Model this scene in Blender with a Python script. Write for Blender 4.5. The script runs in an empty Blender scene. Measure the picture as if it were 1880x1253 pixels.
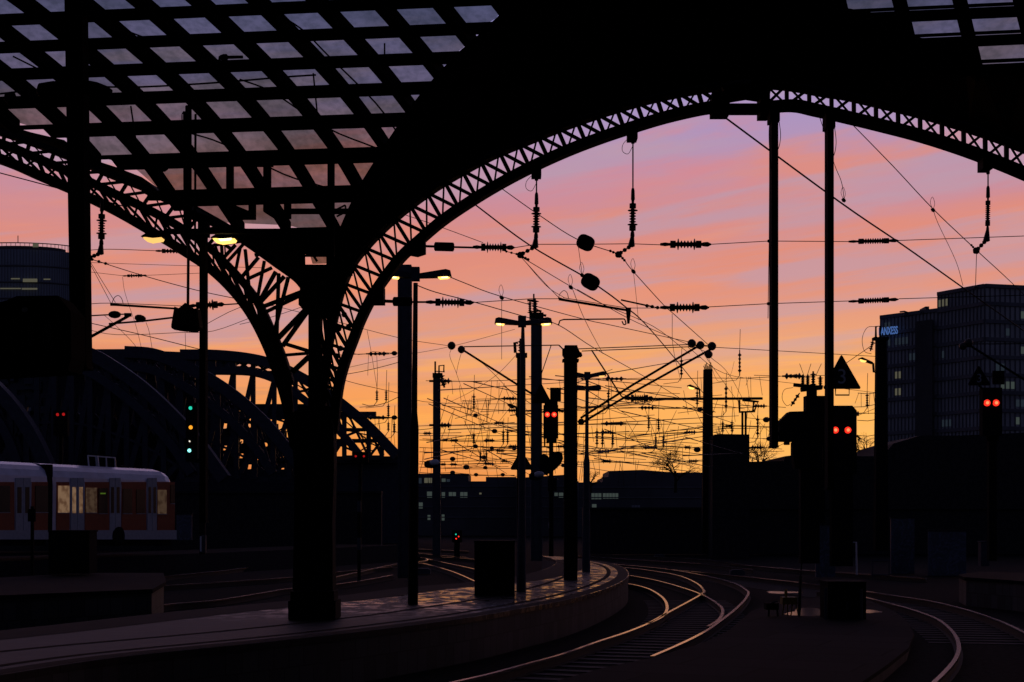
import bpy, math, random
from mathutils import Vector, Matrix
R = math.radians
sc = bpy.context.scene
COL = sc.collection
random.seed(7)
F, HY, CZ = 2611.0, 950.0, 2.46       # focal length in photo pixels, horizon row, eye height above the rails

# ------------------------------------------------------------------ camera
cd = bpy.data.cameras.new('camera'); cam = bpy.data.objects.new('camera', cd); COL.objects.link(cam)
cam.location = (0, 0, CZ); cam.rotation_euler = (R(90), 0, 0)
cd.sensor_width = 36; cd.lens = F/1880*36; cd.shift_y = (HY-626.5)/1880; cd.clip_start = .1; cd.clip_end = 5000
sc.camera = cam
sc.view_settings.view_transform = 'Standard'; sc.view_settings.look = 'None'
sc.view_settings.exposure = 0; sc.view_settings.gamma = 1

def s2l(c): return tuple(((v/255)/12.92 if v/255 <= .04045 else ((v/255+.055)/1.055)**2.4) for v in c)+(1,)

# ------------------------------------------------------------------ world: dusk sky
w = bpy.data.worlds.new('World'); sc.world = w; w.use_nodes = True
N = w.node_tree.nodes; L = w.node_tree.links; N.clear()
def nd(t, **k):
    n = N.new(t)
    for a, b in k.items(): setattr(n, a, b)
    return n
def mth(op, a, b=None, c=None, clamp=False):
    n = nd('ShaderNodeMath', operation=op, use_clamp=clamp)
    for i, v in enumerate((a, b, c)):
        if v is None: continue
        if isinstance(v, (int, float)): n.inputs[i].default_value = v
        else: L.new(v, n.inputs[i])
    return n.outputs[0]
def ramp(fac, stops, interp='LINEAR'):
    n = nd('ShaderNodeValToRGB'); n.color_ramp.interpolation = interp
    e = n.color_ramp.elements
    e[0].position, e[0].color = stops[0]; e[1].position, e[1].color = stops[-1]
    for p, c in stops[1:-1]:
        q = e.new(p); q.color = c
    L.new(fac, n.inputs[0]); return n.outputs[0]
def mixc(f, a, b, bt='MIX'):
    n = nd('ShaderNodeMix', data_type='RGBA', blend_type=bt)
    for s, v in ((0, f), (6, a), (7, b)):
        if isinstance(v, (int, float, tuple)): n.inputs[s].default_value = v
        else: L.new(v, n.inputs[s])
    return n.outputs[2]
def smooth(v, a, b):
    n = nd('ShaderNodeMapRange', interpolation_type='SMOOTHSTEP'); L.new(v, n.inputs[0])
    n.inputs[1].default_value = a; n.inputs[2].default_value = b; return n.outputs[0]
tc = nd('ShaderNodeTexCoord'); sx = nd('ShaderNodeSeparateXYZ'); L.new(tc.outputs['Generated'], sx.inputs[0])
X, Y, Z = sx.outputs
def el(py): return math.sin(math.atan((HY-py)/F))
base = ramp(mth('MULTIPLY', Z, 1.0, clamp=True), [
    (0, s2l((218,124,74))), (el(860), s2l((234,134,72))), (el(800), s2l((250,156,72))), (el(720), s2l((245,156,92))),
    (el(640), s2l((232,156,118))), (el(560), s2l((221,148,130))), (el(470), s2l((222,140,124))), (el(390), s2l((203,139,150))),
    (el(320), s2l((190,143,168))), (el(250), s2l((174,146,186))), (el(180), s2l((162,146,196))), (el(0), s2l((124,126,180))),
    (.42, s2l((62,66,116))), (1, s2l((10,12,28)))])
def cloud(sc_x, sc_z, tilt, det, seed, lo, hi, dist=.35):
    zt = mth('SUBTRACT', Z, mth('MULTIPLY', X, tilt))
    c = nd('ShaderNodeCombineXYZ')
    L.new(mth('MULTIPLY', X, sc_x), c.inputs[0]); L.new(mth('MULTIPLY_ADD', Y, sc_x*.6, seed), c.inputs[1]); L.new(mth('MULTIPLY', zt, sc_z), c.inputs[2])
    n = nd('ShaderNodeTexNoise'); n.inputs['Scale'].default_value = 1; n.inputs['Detail'].default_value = det
    n.inputs['Roughness'].default_value = .56; n.inputs['Distortion'].default_value = dist; L.new(c.outputs[0], n.inputs['Vector'])
    return smooth(n.outputs[0], lo, hi)
up = smooth(Z, el(640), el(430))
top_off = mth('SUBTRACT', 1, smooth(Z, el(330), el(130)))
c1 = mth('MULTIPLY', cloud(3.6, 24, .17, 8, 3.1, .44, .63), mth('MULTIPLY', up, mth('SUBTRACT', 1, smooth(Z, el(300), el(190)))))
col = mixc(mth('MULTIPLY', c1, .74), base, s2l((226,138,114)))
c1b = mth('MULTIPLY', cloud(4, 26, .2, 6, 13.7, .50, .64), mth('MULTIPLY', smooth(Z, el(420), el(300)), mth('SUBTRACT', 1, smooth(Z, el(260), el(170)))))
col = mixc(mth('MULTIPLY', c1b, .7), col, s2l((214,134,142)))
c5 = mth('MULTIPLY', cloud(3.4, 34, .13, 8, 41.9, .47, .64), mth('MULTIPLY', smooth(Z, el(740), el(640)), mth('SUBTRACT', 1, smooth(Z, el(460), el(360)))))
col = mixc(mth('MULTIPLY', c5, .75), col, s2l((240,146,106)))
c2 = mth('MULTIPLY', cloud(3.8, 46, .13, 8, 8.4, .45, .63), mth('MULTIPLY', smooth(Z, el(730), el(610)), .62))
col = mixc(c2, col, s2l((182,154,174)))
c3 = mth('MULTIPLY', cloud(6, 120, .05, 6, 21.4, .48, .64), mth('MULTIPLY', mth('SUBTRACT', 1, smooth(Z, el(760), el(560))), .6))
col = mixc(c3, col, s2l((206,144,108)))
c4 = mth('MULTIPLY', cloud(5, 110, .06, 5, 33.4, .52, .66), mth('MULTIPLY', mth('SUBTRACT', 1, smooth(Z, el(720), el(560))), .7))
col = mixc(c4, col, s2l((255,172,84)))
# glow above the set sun
gx = mth('MULTIPLY', mth('SUBTRACT', X, .235), 4.2); gz = mth('MULTIPLY', mth('SUBTRACT', Z, .045), 17)
g = mth('POWER', 2.718, mth('MULTIPLY', mth('ADD', mth('MULTIPLY', gx, gx), mth('MULTIPLY', gz, gz)), -1.0))
col = mixc(mth('MULTIPLY', g, .72), col, s2l((255,196,104)))
# the sky away from the sunset is dusky blue
fwd = smooth(Y, .35, .95)
back = ramp(mth('MULTIPLY', Z, 1.0, clamp=True), [(0, s2l((62,62,76))), (.3, s2l((56,58,84))), (1, s2l((18,22,48)))])
col = mixc(fwd, back, col)
sky = nd('ShaderNodeTexSky'); sky.sky_type = 'NISHITA'; sky.sun_disc = False
sky.sun_elevation = R(1); sky.sun_rotation = R(14)
addn = mixc(1.0, col, mixc(1.0, sky.outputs[0], (.004, .004, .004, 1), 'MULTIPLY'), 'ADD')
bg = nd('ShaderNodeBackground'); L.new(addn, bg.inputs[0]); bg.inputs[1].default_value = 1.0
ow = nd('ShaderNodeOutputWorld'); L.new(bg.outputs[0], ow.inputs[0])
# last glimmer of the sun, just above the horizon
sl = bpy.data.lights.new('sun', 'SUN'); sl.energy = .03; sl.angle = R(6); sl.color = (1, .55, .28)
so = bpy.data.objects.new('sun', sl); COL.objects.link(so)
sd = Vector((math.sin(R(14)), math.cos(R(14)), math.tan(R(2)))).normalized()
so.rotation_euler = sd.to_track_quat('Z', 'Y').to_euler()

# ------------------------------------------------------------------ materials
MATS = {}
def mat(name, c, rough=.6, metal=0, noise=0, nscale=8, bump=0, spec=.5, rvar=0):
    if name in MATS: return MATS[name]
    m = bpy.data.materials.new(name); m.use_nodes = True; nt = m.node_tree; b = nt.nodes['Principled BSDF']
    b.inputs['Base Color'].default_value = tuple(c)+(1,); b.inputs['Roughness'].default_value = rough
    b.inputs['Metallic'].default_value = metal; b.inputs['Specular IOR Level'].default_value = spec
    t = nt.nodes.new('ShaderNodeTexCoord'); n = nt.nodes.new('ShaderNodeTexNoise'); n.inputs['Scale'].default_value = nscale; n.inputs['Detail'].default_value = 5
    nt.links.new(t.outputs['Object'], n.inputs['Vector'])
    if noise:
        r = nt.nodes.new('ShaderNodeValToRGB'); r.color_ramp.elements[0].position = .3; r.color_ramp.elements[1].position = .7
        r.color_ramp.elements[0].color = tuple(v*(1-noise) for v in c)+(1,); r.color_ramp.elements[1].color = tuple(min(1, v*(1+noise)) for v in c)+(1,)
        nt.links.new(n.outputs[0], r.inputs[0]); nt.links.new(r.outputs[0], b.inputs['Base Color'])
    if rvar:
        q = nt.nodes.new('ShaderNodeMapRange'); q.inputs[1].default_value = .35; q.inputs[2].default_value = .65
        q.inputs[3].default_value = max(.03, rough-rvar); q.inputs[4].default_value = min(1, rough+rvar)
        nt.links.new(n.outputs[0], q.inputs[0]); nt.links.new(q.outputs[0], b.inputs['Roughness'])
    if bump:
        u = nt.nodes.new('ShaderNodeBump'); u.inputs['Strength'].default_value = bump; u.inputs['Distance'].default_value = .02
        nt.links.new(n.outputs[0], u.inputs['Height']); nt.links.new(u.outputs[0], b.inputs['Normal'])
    MATS[name] = m; return m
def emis(name, c, s):
    if name in MATS: return MATS[name]
    m = bpy.data.materials.new(name); m.use_nodes = True; b = m.node_tree.nodes['Principled BSDF']
    b.inputs['Base Color'].default_value = (.02, .02, .02, 1)
    b.inputs['Emission Color'].default_value = tuple(c)+(1,); b.inputs['Emission Strength'].default_value = s
    MATS[name] = m; return m
iron = mat('iron', (.009, .009, .010), .85, 0, .3, 6, .1, spec=.10)
steel = mat('galvanised_steel', (.045, .05, .068), .7, .2, .25, 5, spec=.25)
wirem = mat('wire', (.02, .018, .018), .7, spec=.2)
ceram = mat('insulator_ceramic', (.03, .02, .018), .5, spec=.3)
black = mat('black_paint', (.006, .006, .007), .9, spec=.07)
yellow = mat('faded_yellow_paint', (.30, .18, .02), .6, 0, .3, 12)
conc = mat('concrete', (.007, .0075, .0095), .95, 0, .35, 3, .2, spec=.06)
brickm = mat('dark_masonry', (.018, .018, .022), .85, 0, .4, 4, .2, spec=.2)
bark = mat('bark', (.015, .012, .011), .9, spec=.1)
railm = mat('polished_rail', (.55, .5, .48), .18, 1, .1, 20)
railside = mat('rusty_rail', (.05, .03, .02), .8)
white = mat('white_enamel', (.55, .55, .6), .5, 0, .1)
glassd = mat('dark_glass', (.01, .011, .014), .2, 0, spec=.35)
glassw = emis('sunset_glow_window', (.85, .5, .28), .2)
glassv = emis('dim_sunset_glow_window', (.7, .42, .24), .07)
redm = mat('red_train_paint', (.30, .05, .018), .4, 0, .15, spec=.4)
greyp = mat('pale_train_paint', (.38, .39, .46), .5, 0, .1, spec=.3)
silver = mat('train_roof_paint', (.66, .62, .78), .25, 0, .12, 2, spec=.9)
puddlem = mat('puddle_water', (.02, .02, .025), .2, 0, spec=1.0)
led_red = emis('red_lamp', (1, .025, .012), 1.6)
led_core = emis('red_lamp_core', (1, .16, .06), 2.2)
led_dim = emis('dim_red_lamp', (1, .02, .02), .35)
led_green = emis('green_lamp', (.02, .75, .5), .9)
led_cyan = emis('cyan_lamp', (.25, 1, .95), 2.0)
led_amber = emis('amber_lamp', (1, .35, .02), 1.3)
led_white = emis('white_lamp', (1, .9, .75), 1.0)
lampw = emis('sodium_lens', (1, .55, .12), 2.2)
lampc = emis('sodium_core', (1, .78, .36), 3.5)
lampd = emis('dim_sodium_lens', (1, .55, .15), 1.2)
winlit = emis('lit_window', (.62, .8, .72), .06)
winlit2 = emis('warm_lit_window', (.8, .75, .5), .10)
winblue = emis('blue_lit_window', (.35, .5, .7), .035)
signblue = emis('blue_sign', (.14, .32, .9), .36)

for _m, _sc in ((glassw, 3.5), (glassv, 5)):      # sunset reflection painted as an uneven glow on the train windows
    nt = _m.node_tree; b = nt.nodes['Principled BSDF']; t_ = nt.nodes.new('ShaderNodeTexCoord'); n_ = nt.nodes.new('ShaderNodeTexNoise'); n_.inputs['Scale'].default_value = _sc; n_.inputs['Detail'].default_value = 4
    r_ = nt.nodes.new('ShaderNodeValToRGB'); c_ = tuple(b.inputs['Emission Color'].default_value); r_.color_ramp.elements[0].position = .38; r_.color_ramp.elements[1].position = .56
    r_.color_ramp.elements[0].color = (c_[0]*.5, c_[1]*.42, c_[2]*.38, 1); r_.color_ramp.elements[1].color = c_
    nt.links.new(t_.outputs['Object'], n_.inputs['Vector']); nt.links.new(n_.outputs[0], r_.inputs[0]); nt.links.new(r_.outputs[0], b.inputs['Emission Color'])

# ------------------------------------------------------------------ mesh helpers
class MB:
    def __init__(s): s.v = []; s.f = []
    def add(s, vs, fs):
        o = len(s.v); s.v += [Vector(v) for v in vs]; s.f += [tuple(i+o for i in f) for f in fs]; return s
    def box(s, x0, x1, y0, y1, z0, z1):
        return s.add([(x, y, z) for x in (x0, x1) for y in (y0, y1) for z in (z0, z1)],
                     [(0,1,3,2), (4,6,7,5), (0,4,5,1), (2,3,7,6), (0,2,6,4), (1,5,7,3)])
    def pbox(s, D, x0, y0, x1, y1, dep):          # a box seen as a pixel rectangle at distance D, dep metres deep
        a = P(x0, y1, D); b = P(x1, y0, D); return s.box(a.x, b.x, D, D+dep, a.z, b.z)
    def bar(s, a, b, w, h=None):
        a = Vector(a); b = Vector(b); h = h or w; d = (b-a)
        if d.length < 1e-6: return s
        d.normalize(); upv = Vector((0, 1, 0)) if abs(d.y) < .9 else Vector((0, 0, 1))
        sd = d.cross(upv).normalized(); u2 = sd.cross(d).normalized()
        q = [sd*w/2+u2*h/2, -sd*w/2+u2*h/2, -sd*w/2-u2*h/2, sd*w/2-u2*h/2]
        return s.add([a+k for k in q]+[b+k for k in q], [(0,1,2,3)[::-1], (4,5,6,7), (0,1,5,4), (1,2,6,5), (2,3,7,6), (3,0,4,7)])
    def tube(s, pts, r, n=6):
        pts = [Vector(p) for p in pts]; k = len(pts); rings = []
        rr = r if isinstance(r, (list, tuple)) else [r]*k
        for i, p in enumerate(pts):
            d = (pts[min(i+1, k-1)]-pts[max(i-1, 0)])
            if d.length < 1e-9: d = Vector((0, 0, 1))
            d.normalize(); upv = Vector((0, 0, 1)) if abs(d.z) < .95 else Vector((0, 1, 0))
            a = d.cross(upv).normalized(); b = a.cross(d).normalized()
            rings.append([p+(a*math.cos(2*math.pi*j/n)+b*math.sin(2*math.pi*j/n))*rr[i] for j in range(n)])
        fs = [(i*n+j, i*n+(j+1) % n, (i+1)*n+(j+1) % n, (i+1)*n+j) for i in range(k-1) for j in range(n)]
        fs += [tuple(range(n))[::-1], tuple((k-1)*n+j for j in range(n))]
        return s.add([q for g_ in rings for q in g_], fs)
    def lathe(s, a, b, prof, n=10):               # prof: (fraction along a-b, radius)
        a = Vector(a); b = Vector(b); d = (b-a); dn = d.normalized()
        upv = Vector((0, 0, 1)) if abs(dn.z) < .9 else Vector((0, 1, 0))
        u = dn.cross(upv).normalized(); v = u.cross(dn).normalized(); vs = []
        for t, r in prof: vs += [a+d*t+(u*math.cos(2*math.pi*j/n)+v*math.sin(2*math.pi*j/n))*max(r, 1e-4) for j in range(n)]
        k = len(prof)
        fs = [(i*n+j, i*n+(j+1) % n, (i+1)*n+(j+1) % n, (i+1)*n+j) for i in range(k-1) for j in range(n)]
        fs += [tuple(range(n))[::-1], tuple((k-1)*n+j for j in range(n))]
        return s.add(vs, fs)
    def prism(s, poly, dvec):                     # closed polygon (3D points) pushed along dvec
        n = len(poly); dv = Vector(dvec)
        return s.add([Vector(p) for p in poly]+[Vector(p)+dv for p in poly],
                     [tuple(range(n)), tuple(range(n, 2*n))[::-1]]+[(i, i+n, (i+1) % n+n, (i+1) % n) for i in range(n)])
    def ribbon(s, pts, w, dep):                   # mitred flat bar along points in a frontal plane, w thick, dep along Y
        k = len(pts); pts = [Vector(p) for p in pts]; ww = w if isinstance(w, (list, tuple)) else [w]*k; vs = []
        for i, p in enumerate(pts):
            d = (pts[min(i+1, k-1)]-pts[max(i-1, 0)]); n = Vector((-d.z, 0, d.x)).normalized()*ww[i]/2
            vs += [p+n, p-n, p-n+Vector((0, dep, 0)), p+n+Vector((0, dep, 0))]
        fs = [(4*i+j, 4*i+(j+1) % 4, 4*i+4+(j+1) % 4, 4*i+4+j) for i in range(k-1) for j in range(4)]+[(0,1,2,3), (4*k-1,4*k-2,4*k-3,4*k-4)]
        return s.add(vs, fs)
    def grid(s, rows):
        m = len(rows[0]); vs = [p for r in rows for p in r]
        return s.add(vs, [(i*m+j, i*m+j+1, (i+1)*m+j+1, (i+1)*m+j) for i in range(len(rows)-1) for j in range(m-1)])
def P(px, py, D): return Vector(((px-940)/F*D, D, CZ+(HY-py)/F*D))
def G(px, py, z=0.0):
    D = F*(CZ-z)/(py-HY); return Vector(((px-940)/F*D, D, z))
def PL(pts, D): return [P(x, y, D) for x, y in pts]
def spline(pts, n=6):                             # Catmull-Rom through the points
    q = [Vector(p) for p in pts]; q = [q[0]*2-q[1]]+q+[q[-1]*2-q[-2]]; out = []
    for i in range(1, len(q)-2):
        for k in range(n):
            t = k/n; a, b, c, d = q[i-1:i+3]
            out.append(.5*((2*b)+(c-a)*t+(2*a-5*b+4*c-d)*t*t+(3*b-a-3*c+d)*t**3))
    out.append(q[-2]); return out
def mkobj(name, mb, m, loc=Vector((0, 0, 0)), parent=None, smooth_=False):
    me = bpy.data.meshes.new(name); me.from_pydata([tuple(v-loc) for v in mb.v], [], mb.f); me.update()
    me.materials.append(m)
    if smooth_:
        for p in me.polygons: p.use_smooth = True
    o = bpy.data.objects.new(name, me); COL.objects.link(o)
    if parent: o.parent = parent
    else: o.location = loc
    return o
class T:                                          # a thing: an Empty at its base with its parts
    def __init__(s, name, label, cat, loc, group=None):
        s.loc = Vector(loc); o = s.o = bpy.data.objects.new(name, None); COL.objects.link(o); o.location = s.loc
        o['label'] = label; o['category'] = cat
        if group: o['group'] = group
    def p(s, name, mb, m, parent=None, smooth_=False, label=None):
        o = mkobj(name, mb, m, s.loc, parent or s.o, smooth_)
        if label: o['label'] = label
        return o
def one(name, label, cat, mb, m, loc=None, group=None, smooth_=False):
    loc = Vector(loc) if loc is not None else sum(mb.v, Vector((0, 0, 0)))/len(mb.v)
    o = mkobj(name, mb, m, loc, None, smooth_); o['label'] = label; o['category'] = cat
    if group: o['group'] = group
    return o
def struct(name, mb, m, kind='structure', smooth_=False):
    o = mkobj(name, mb, m, Vector((0, 0, 0)), None, smooth_); o['kind'] = kind; return o

# ------------------------------------------------------------------ ground, platform, rails
ballast = mat('ballast', (.0085, .009, .0105), .95, 0, .7, 9, 1.0, spec=.03)
struct('ground', MB().add([(-1500, -60, 0), (1500, -60, 0), (1500, 2500, 0), (-1500, 2500, 0)], [(0,1,2,3)]), ballast)

def paving(name='wet_paving', wet0=23, wet1=29, dk=1.0, bw=.6, bh=.4):
    m = bpy.data.materials.new(name); m.use_nodes = True; nt = m.node_tree; b = nt.nodes['Principled BSDF']
    t = nt.nodes.new('ShaderNodeTexCoord'); mp = nt.nodes.new('ShaderNodeMapping'); mp.inputs['Rotation'].default_value = (0, 0, R(24))
    nt.links.new(t.outputs['Object'], mp.inputs[0])
    br = nt.nodes.new('ShaderNodeTexBrick'); br.inputs['Scale'].default_value = 1.0; br.inputs['Brick Width'].default_value = bw; br.inputs['Row Height'].default_value = bh
    br.inputs['Mortar Size'].default_value = .012; br.inputs['Color1'].default_value = (.017*dk, .0175*dk, .019*dk, 1); br.inputs['Color2'].default_value = (.029/dk, .029/dk, .031/dk, 1); br.inputs['Mortar'].default_value = (.012, .012, .013, 1)
    nt.links.new(mp.outputs[0], br.inputs['Vector'])
    n = nt.nodes.new('ShaderNodeTexNoise'); n.inputs['Scale'].default_value = 3.2; n.inputs['Detail'].default_value = 8; n.inputs['Roughness'].default_value = .65; nt.links.new(t.outputs['Object'], n.inputs['Vector'])
    q = nt.nodes.new('ShaderNodeMapRange'); q.inputs[1].default_value = .50; q.inputs[2].default_value = .56; nt.links.new(n.outputs[0], q.inputs[0])
    sp_ = nt.nodes.new('ShaderNodeSeparateXYZ'); nt.links.new(t.outputs['Object'], sp_.inputs[0])
    z_ = nt.nodes.new('ShaderNodeMapRange'); z_.inputs[1].default_value = wet0; z_.inputs[2].default_value = wet1; nt.links.new(sp_.outputs[1], z_.inputs[0])   # rain-wet where the canopy no longer shelters it
    wt_ = nt.nodes.new('ShaderNodeMath'); wt_.operation = 'MULTIPLY'; nt.links.new(q.outputs[0], wt_.inputs[0]); nt.links.new(z_.outputs[0], wt_.inputs[1])
    for nm_, d_, w_ in (('Roughness', .62, .14), ('Specular IOR Level', .16, .55)):
        f_ = nt.nodes.new('ShaderNodeMapRange'); f_.inputs[3].default_value = d_; f_.inputs[4].default_value = w_; nt.links.new(wt_.outputs[0], f_.inputs[0]); nt.links.new(f_.outputs[0], b.inputs[nm_])
    mm = nt.nodes.new('ShaderNodeMath'); mm.operation = 'MULTIPLY_ADD'; nt.links.new(br.outputs['Fac'], mm.inputs[0]); mm.inputs[1].default_value = -.8; mm.inputs[2].default_value = .5
    u = nt.nodes.new('ShaderNodeBump'); u.inputs['Strength'].default_value = .35; u.inputs['Distance'].default_value = .02
    nt.links.new(mm.outputs[0], u.inputs['Height']); nt.links.new(u.outputs[0], b.inputs['Normal']); nt.links.new(br.outputs[0], b.inputs['Base Color'])
    return m
pave = paving()
ramp_pave = paving('ramp_paving', 26, 60, .75, 2.6, 1.3)
_b = ramp_pave.node_tree.nodes['Principled BSDF']
for _n in ('Roughness', 'Specular IOR Level'):
    for _l in list(_b.inputs[_n].links): ramp_pave.node_tree.links.remove(_l)
_b.inputs['Roughness'].default_value = .9; _b.inputs['Specular IOR Level'].default_value = .05
for _q in ramp_pave.node_tree.nodes:
    if _q.type == 'TEX_BRICK': _q.inputs['Color1'].default_value = (.008, .008, .0095, 1); _q.inputs['Color2'].default_value = (.016, .016, .0185, 1); _q.inputs['Mortar'].default_value = (.002, .002, .002, 1); _q.inputs['Mortar Size'].default_value = .03

def wallmat():
    # upright concrete facing blocks
    m = bpy.data.materials.new('platform_wall_blocks'); m.use_nodes = True; nt = m.node_tree; b = nt.nodes['Principled BSDF']
    uv = nt.nodes.new('ShaderNodeTexCoord'); br = nt.nodes.new('ShaderNodeTexBrick'); br.offset = .3; br.inputs['Scale'].default_value = 1
    br.inputs['Brick Width'].default_value = .3; br.inputs['Row Height'].default_value = .42; br.inputs['Mortar Size'].default_value = .012
    br.inputs['Color1'].default_value = (.02, .02, .023, 1); br.inputs['Color2'].default_value = (.05, .05, .055, 1); br.inputs['Mortar'].default_value = (.01, .01, .01, 1)
    nt.links.new(uv.outputs['UV'], br.inputs['Vector']); nt.links.new(br.outputs[0], b.inputs['Base Color']); b.inputs['Roughness'].default_value = .75
    return m
wallm = wallmat()
def platform(nm, edge, z, topm, lip=.09):
    pts = [G(x, y, z) for x, y in edge]; m = MB(); n = len(pts)
    c = sum(pts, Vector((0, 0, 0)))/n
    inn = [p+(c-p).normalized()*.06 for p in pts]
    struct(nm, MB().add(pts+[p-Vector((0, 0, lip)) for p in pts], [tuple(range(n))]+[(i, i+n, (i+1) % n+n, (i+1) % n) for i in range(n)]), topm)
    me = bpy.data.meshes.new(nm+'_wall'); vs = [tuple(p-Vector((0, 0, lip))) for p in inn]+[(p.x, p.y, 0) for p in inn]
    me.from_pydata(vs, [], [(i, i+n, (i+1) % n+n, (i+1) % n) for i in range(n)]); uvl = me.uv_layers.new(name='UVMap'); s = 0
    for i in range(n):
        l = (inn[(i+1) % n]-inn[i]).length; po = me.polygons[i]
        for li, (a, b) in zip(po.loop_indices, ((s, z), (s, 0), (s+l, 0), (s+l, z))): uvl.data[li].uv = (a, b)
        s += l
    me.materials.append(wallm); o = bpy.data.objects.new(nm+'_wall', me); COL.objects.link(o); o['kind'] = 'structure'
near = [(-350,1300), (0,1240), (217,1207), (480,1180), (612,1166), (744,1150), (869,1133), (960,1117), (1030,1104), (1085,1090), (1130,1074), (1154,1058), (1148,1044), (1120,1034), (1080,1028), (1040,1023), (995,1021)]
far = [(1015,1027), (1022,1032), (1012,1040), (985,1050), (940,1060), (869,1069), (744,1079), (617,1095), (480,1108), (305,1125), (0,1158), (-350,1190)]
edge2 = [(v.x*F/v.y+940, HY-(v.z-CZ)*F/v.y) for v in spline([G(x, y, .76) for x, y in near], 4)]+[(v.x*F/v.y+940, HY-(v.z-CZ)*F/v.y) for v in spline([G(x, y, .76) for x, y in far], 4)]
platform('island_platform', edge2, .76, pave)
def ring_strip(nm, edge, z, a, b, m_):
    pts = [G(x, y, .76) for x, y in edge]; rows = []
    for i, p in enumerate(pts):
        d = (pts[min(i+1, len(pts)-1)]-pts[max(i-1, 0)]).normalized(); n_ = Vector((-d.y, d.x, 0)); rows.append([Vector((p.x, p.y, z))+n_*a, Vector((p.x, p.y, z))+n_*b])
    struct(nm, MB().grid(rows), m_)
k_ = len(spline([G(x, y, .76) for x, y in near], 4))
kf = k_+2
ring_strip('unlit_back_strip', edge2[k_+1:-1], .764, .02, 1.25, mat('unlit_paving_tone', (.010, .010, .012), .85, 0, .3, 2, .2, spec=.08))  # dark strip painted in for the unlit back of the platform
ring_strip('kerb_edging', edge2[:k_-6], .764, .03, .34, mat('edging_stone', (.014, .014, .015), .85, 0, .4, 2.5, .15, spec=.08))
ring_strip('paving_groove', edge2[:k_-8], .765, .55, .68, mat('groove', (.008, .008, .008), .9, spec=.05))
ring_strip('paving_groove', edge2[:k_-8], .765, 1.75, 1.88, MATS['groove'])
rampm = mat('worn_asphalt', (.014, .0145, .016), .85, 0, .6, 1.8, .5, spec=.10)
platform('ramp_platform', [(980,1262), (1110,1226), (1200,1207), (1290,1181), (1340,1157), (1380,1122), (1440,1100), (1530,1094), (1590,1100), (1640,1121), (1668,1143), (1678,1165), (1668,1190), (1630,1220), (1560,1268)], .22, ramp_pave, .06)
platform('side_platform', [(-60,1064), (160,1052), (300,1052), (305,1068), (280,1082), (-60,1096)], .9, conc)
platform('far_platform', [(1758,1055), (1800,1050), (1990,1056), (1990,1078), (1860,1066), (1770,1060)], .8, conc)
for k, (x0, y0, x1, y1) in enumerate([(1448,1117,1518,1132), (1583,1120,1616,1126), (1405,1086,1470,1090)]):
    ps = []
    for j in range(18):
        a = 2*math.pi*j/18; r = 1+.22*math.sin(3*a+k)+.12*math.sin(5*a)
        ps.append(G((x0+x1)/2+(x1-x0)/2*r*math.cos(a), (y0+y1)/2+(y1-y0)/2*r*math.sin(a), .226))
    o = struct('puddle', MB().add(ps, [tuple(range(18))]), puddlem)

RAILS = [
 [(500,1328), (700,1283), (830,1253), (900,1237), (966,1219), (1032,1201), (1098,1178), (1150,1161), (1190,1145), (1216,1132), (1225,1115), (1216,1097), (1190,1081), (1154,1072), (1100,1066)],
 [(1190,1145), (1230,1123), (1269,1102), (1289,1090), (1292,1084), (1279,1071), (1246,1057), (1197,1048), (1147,1042)],
 [(1157,1057), (1197,1064), (1243,1076), (1289,1092), (1319,1110), (1327,1123), (1319,1138), (1300,1150)],
 [(1085,1032), (1164,1039), (1230,1046), (1289,1056), (1342,1069), (1371,1084), (1371,1096), (1352,1117), (1309,1150), (1279,1168), (1239,1187), (1197,1205)],
 [(1061,1021), (1197,1030), (1294,1036), (1382,1046)],
 [(1085,1017), (1180,1021), (1292,1028), (1400,1041), (1500,1049)],
 [(1230,1046), (1300,1052), (1360,1058)],
 [(1360,1058), (1462,1069), (1518,1076), (1584,1085), (1644,1094), (1710,1104), (1776,1120), (1835,1140), (1880,1161), (1960,1200)],
 [(1500,1086), (1578,1095), (1637,1109), (1683,1122), (1723,1138), (1749,1160), (1760,1183), (1756,1206), (1736,1232), (1700,1266)],
 [(1340,1036), (1482,1047), (1700,1062)],
 [(240,1066), (305,1058), (397,1049), (480,1039), (531,1031), (560,1026)],
 [(240,1078), (305,1075), (480,1064), (531,1060), (613,1051), (665,1046), (721,1041)],
 [(0,1146), (180,1128), (305,1110), (397,1102), (480,1089), (531,1081), (640,1070), (721,1056)],
 [(600,1063), (665,1049), (721,1037), (768,1032), (785,1028), (768,1023), (724,1016), (615,1009)],
 [(768,1023), (829,1036), (871,1045), (940,1062)],
 [(768,1034), (783,1036), (829,1049), (871,1067), (900,1082)],
 [(810,1023), (871,1027), (940,1033)],
 [(540,1024), (600,1029), (619,1024), (625,1018), (612,1011), (560,1008)],
 [(470,1000), (620,1003), (740,1007), (860,1012)],
 [(600,1007), (700,1010), (810,1020), (860,1024)],
 [(225,1019), (322,1019), (400,1014), (520,1006)],
]
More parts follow.
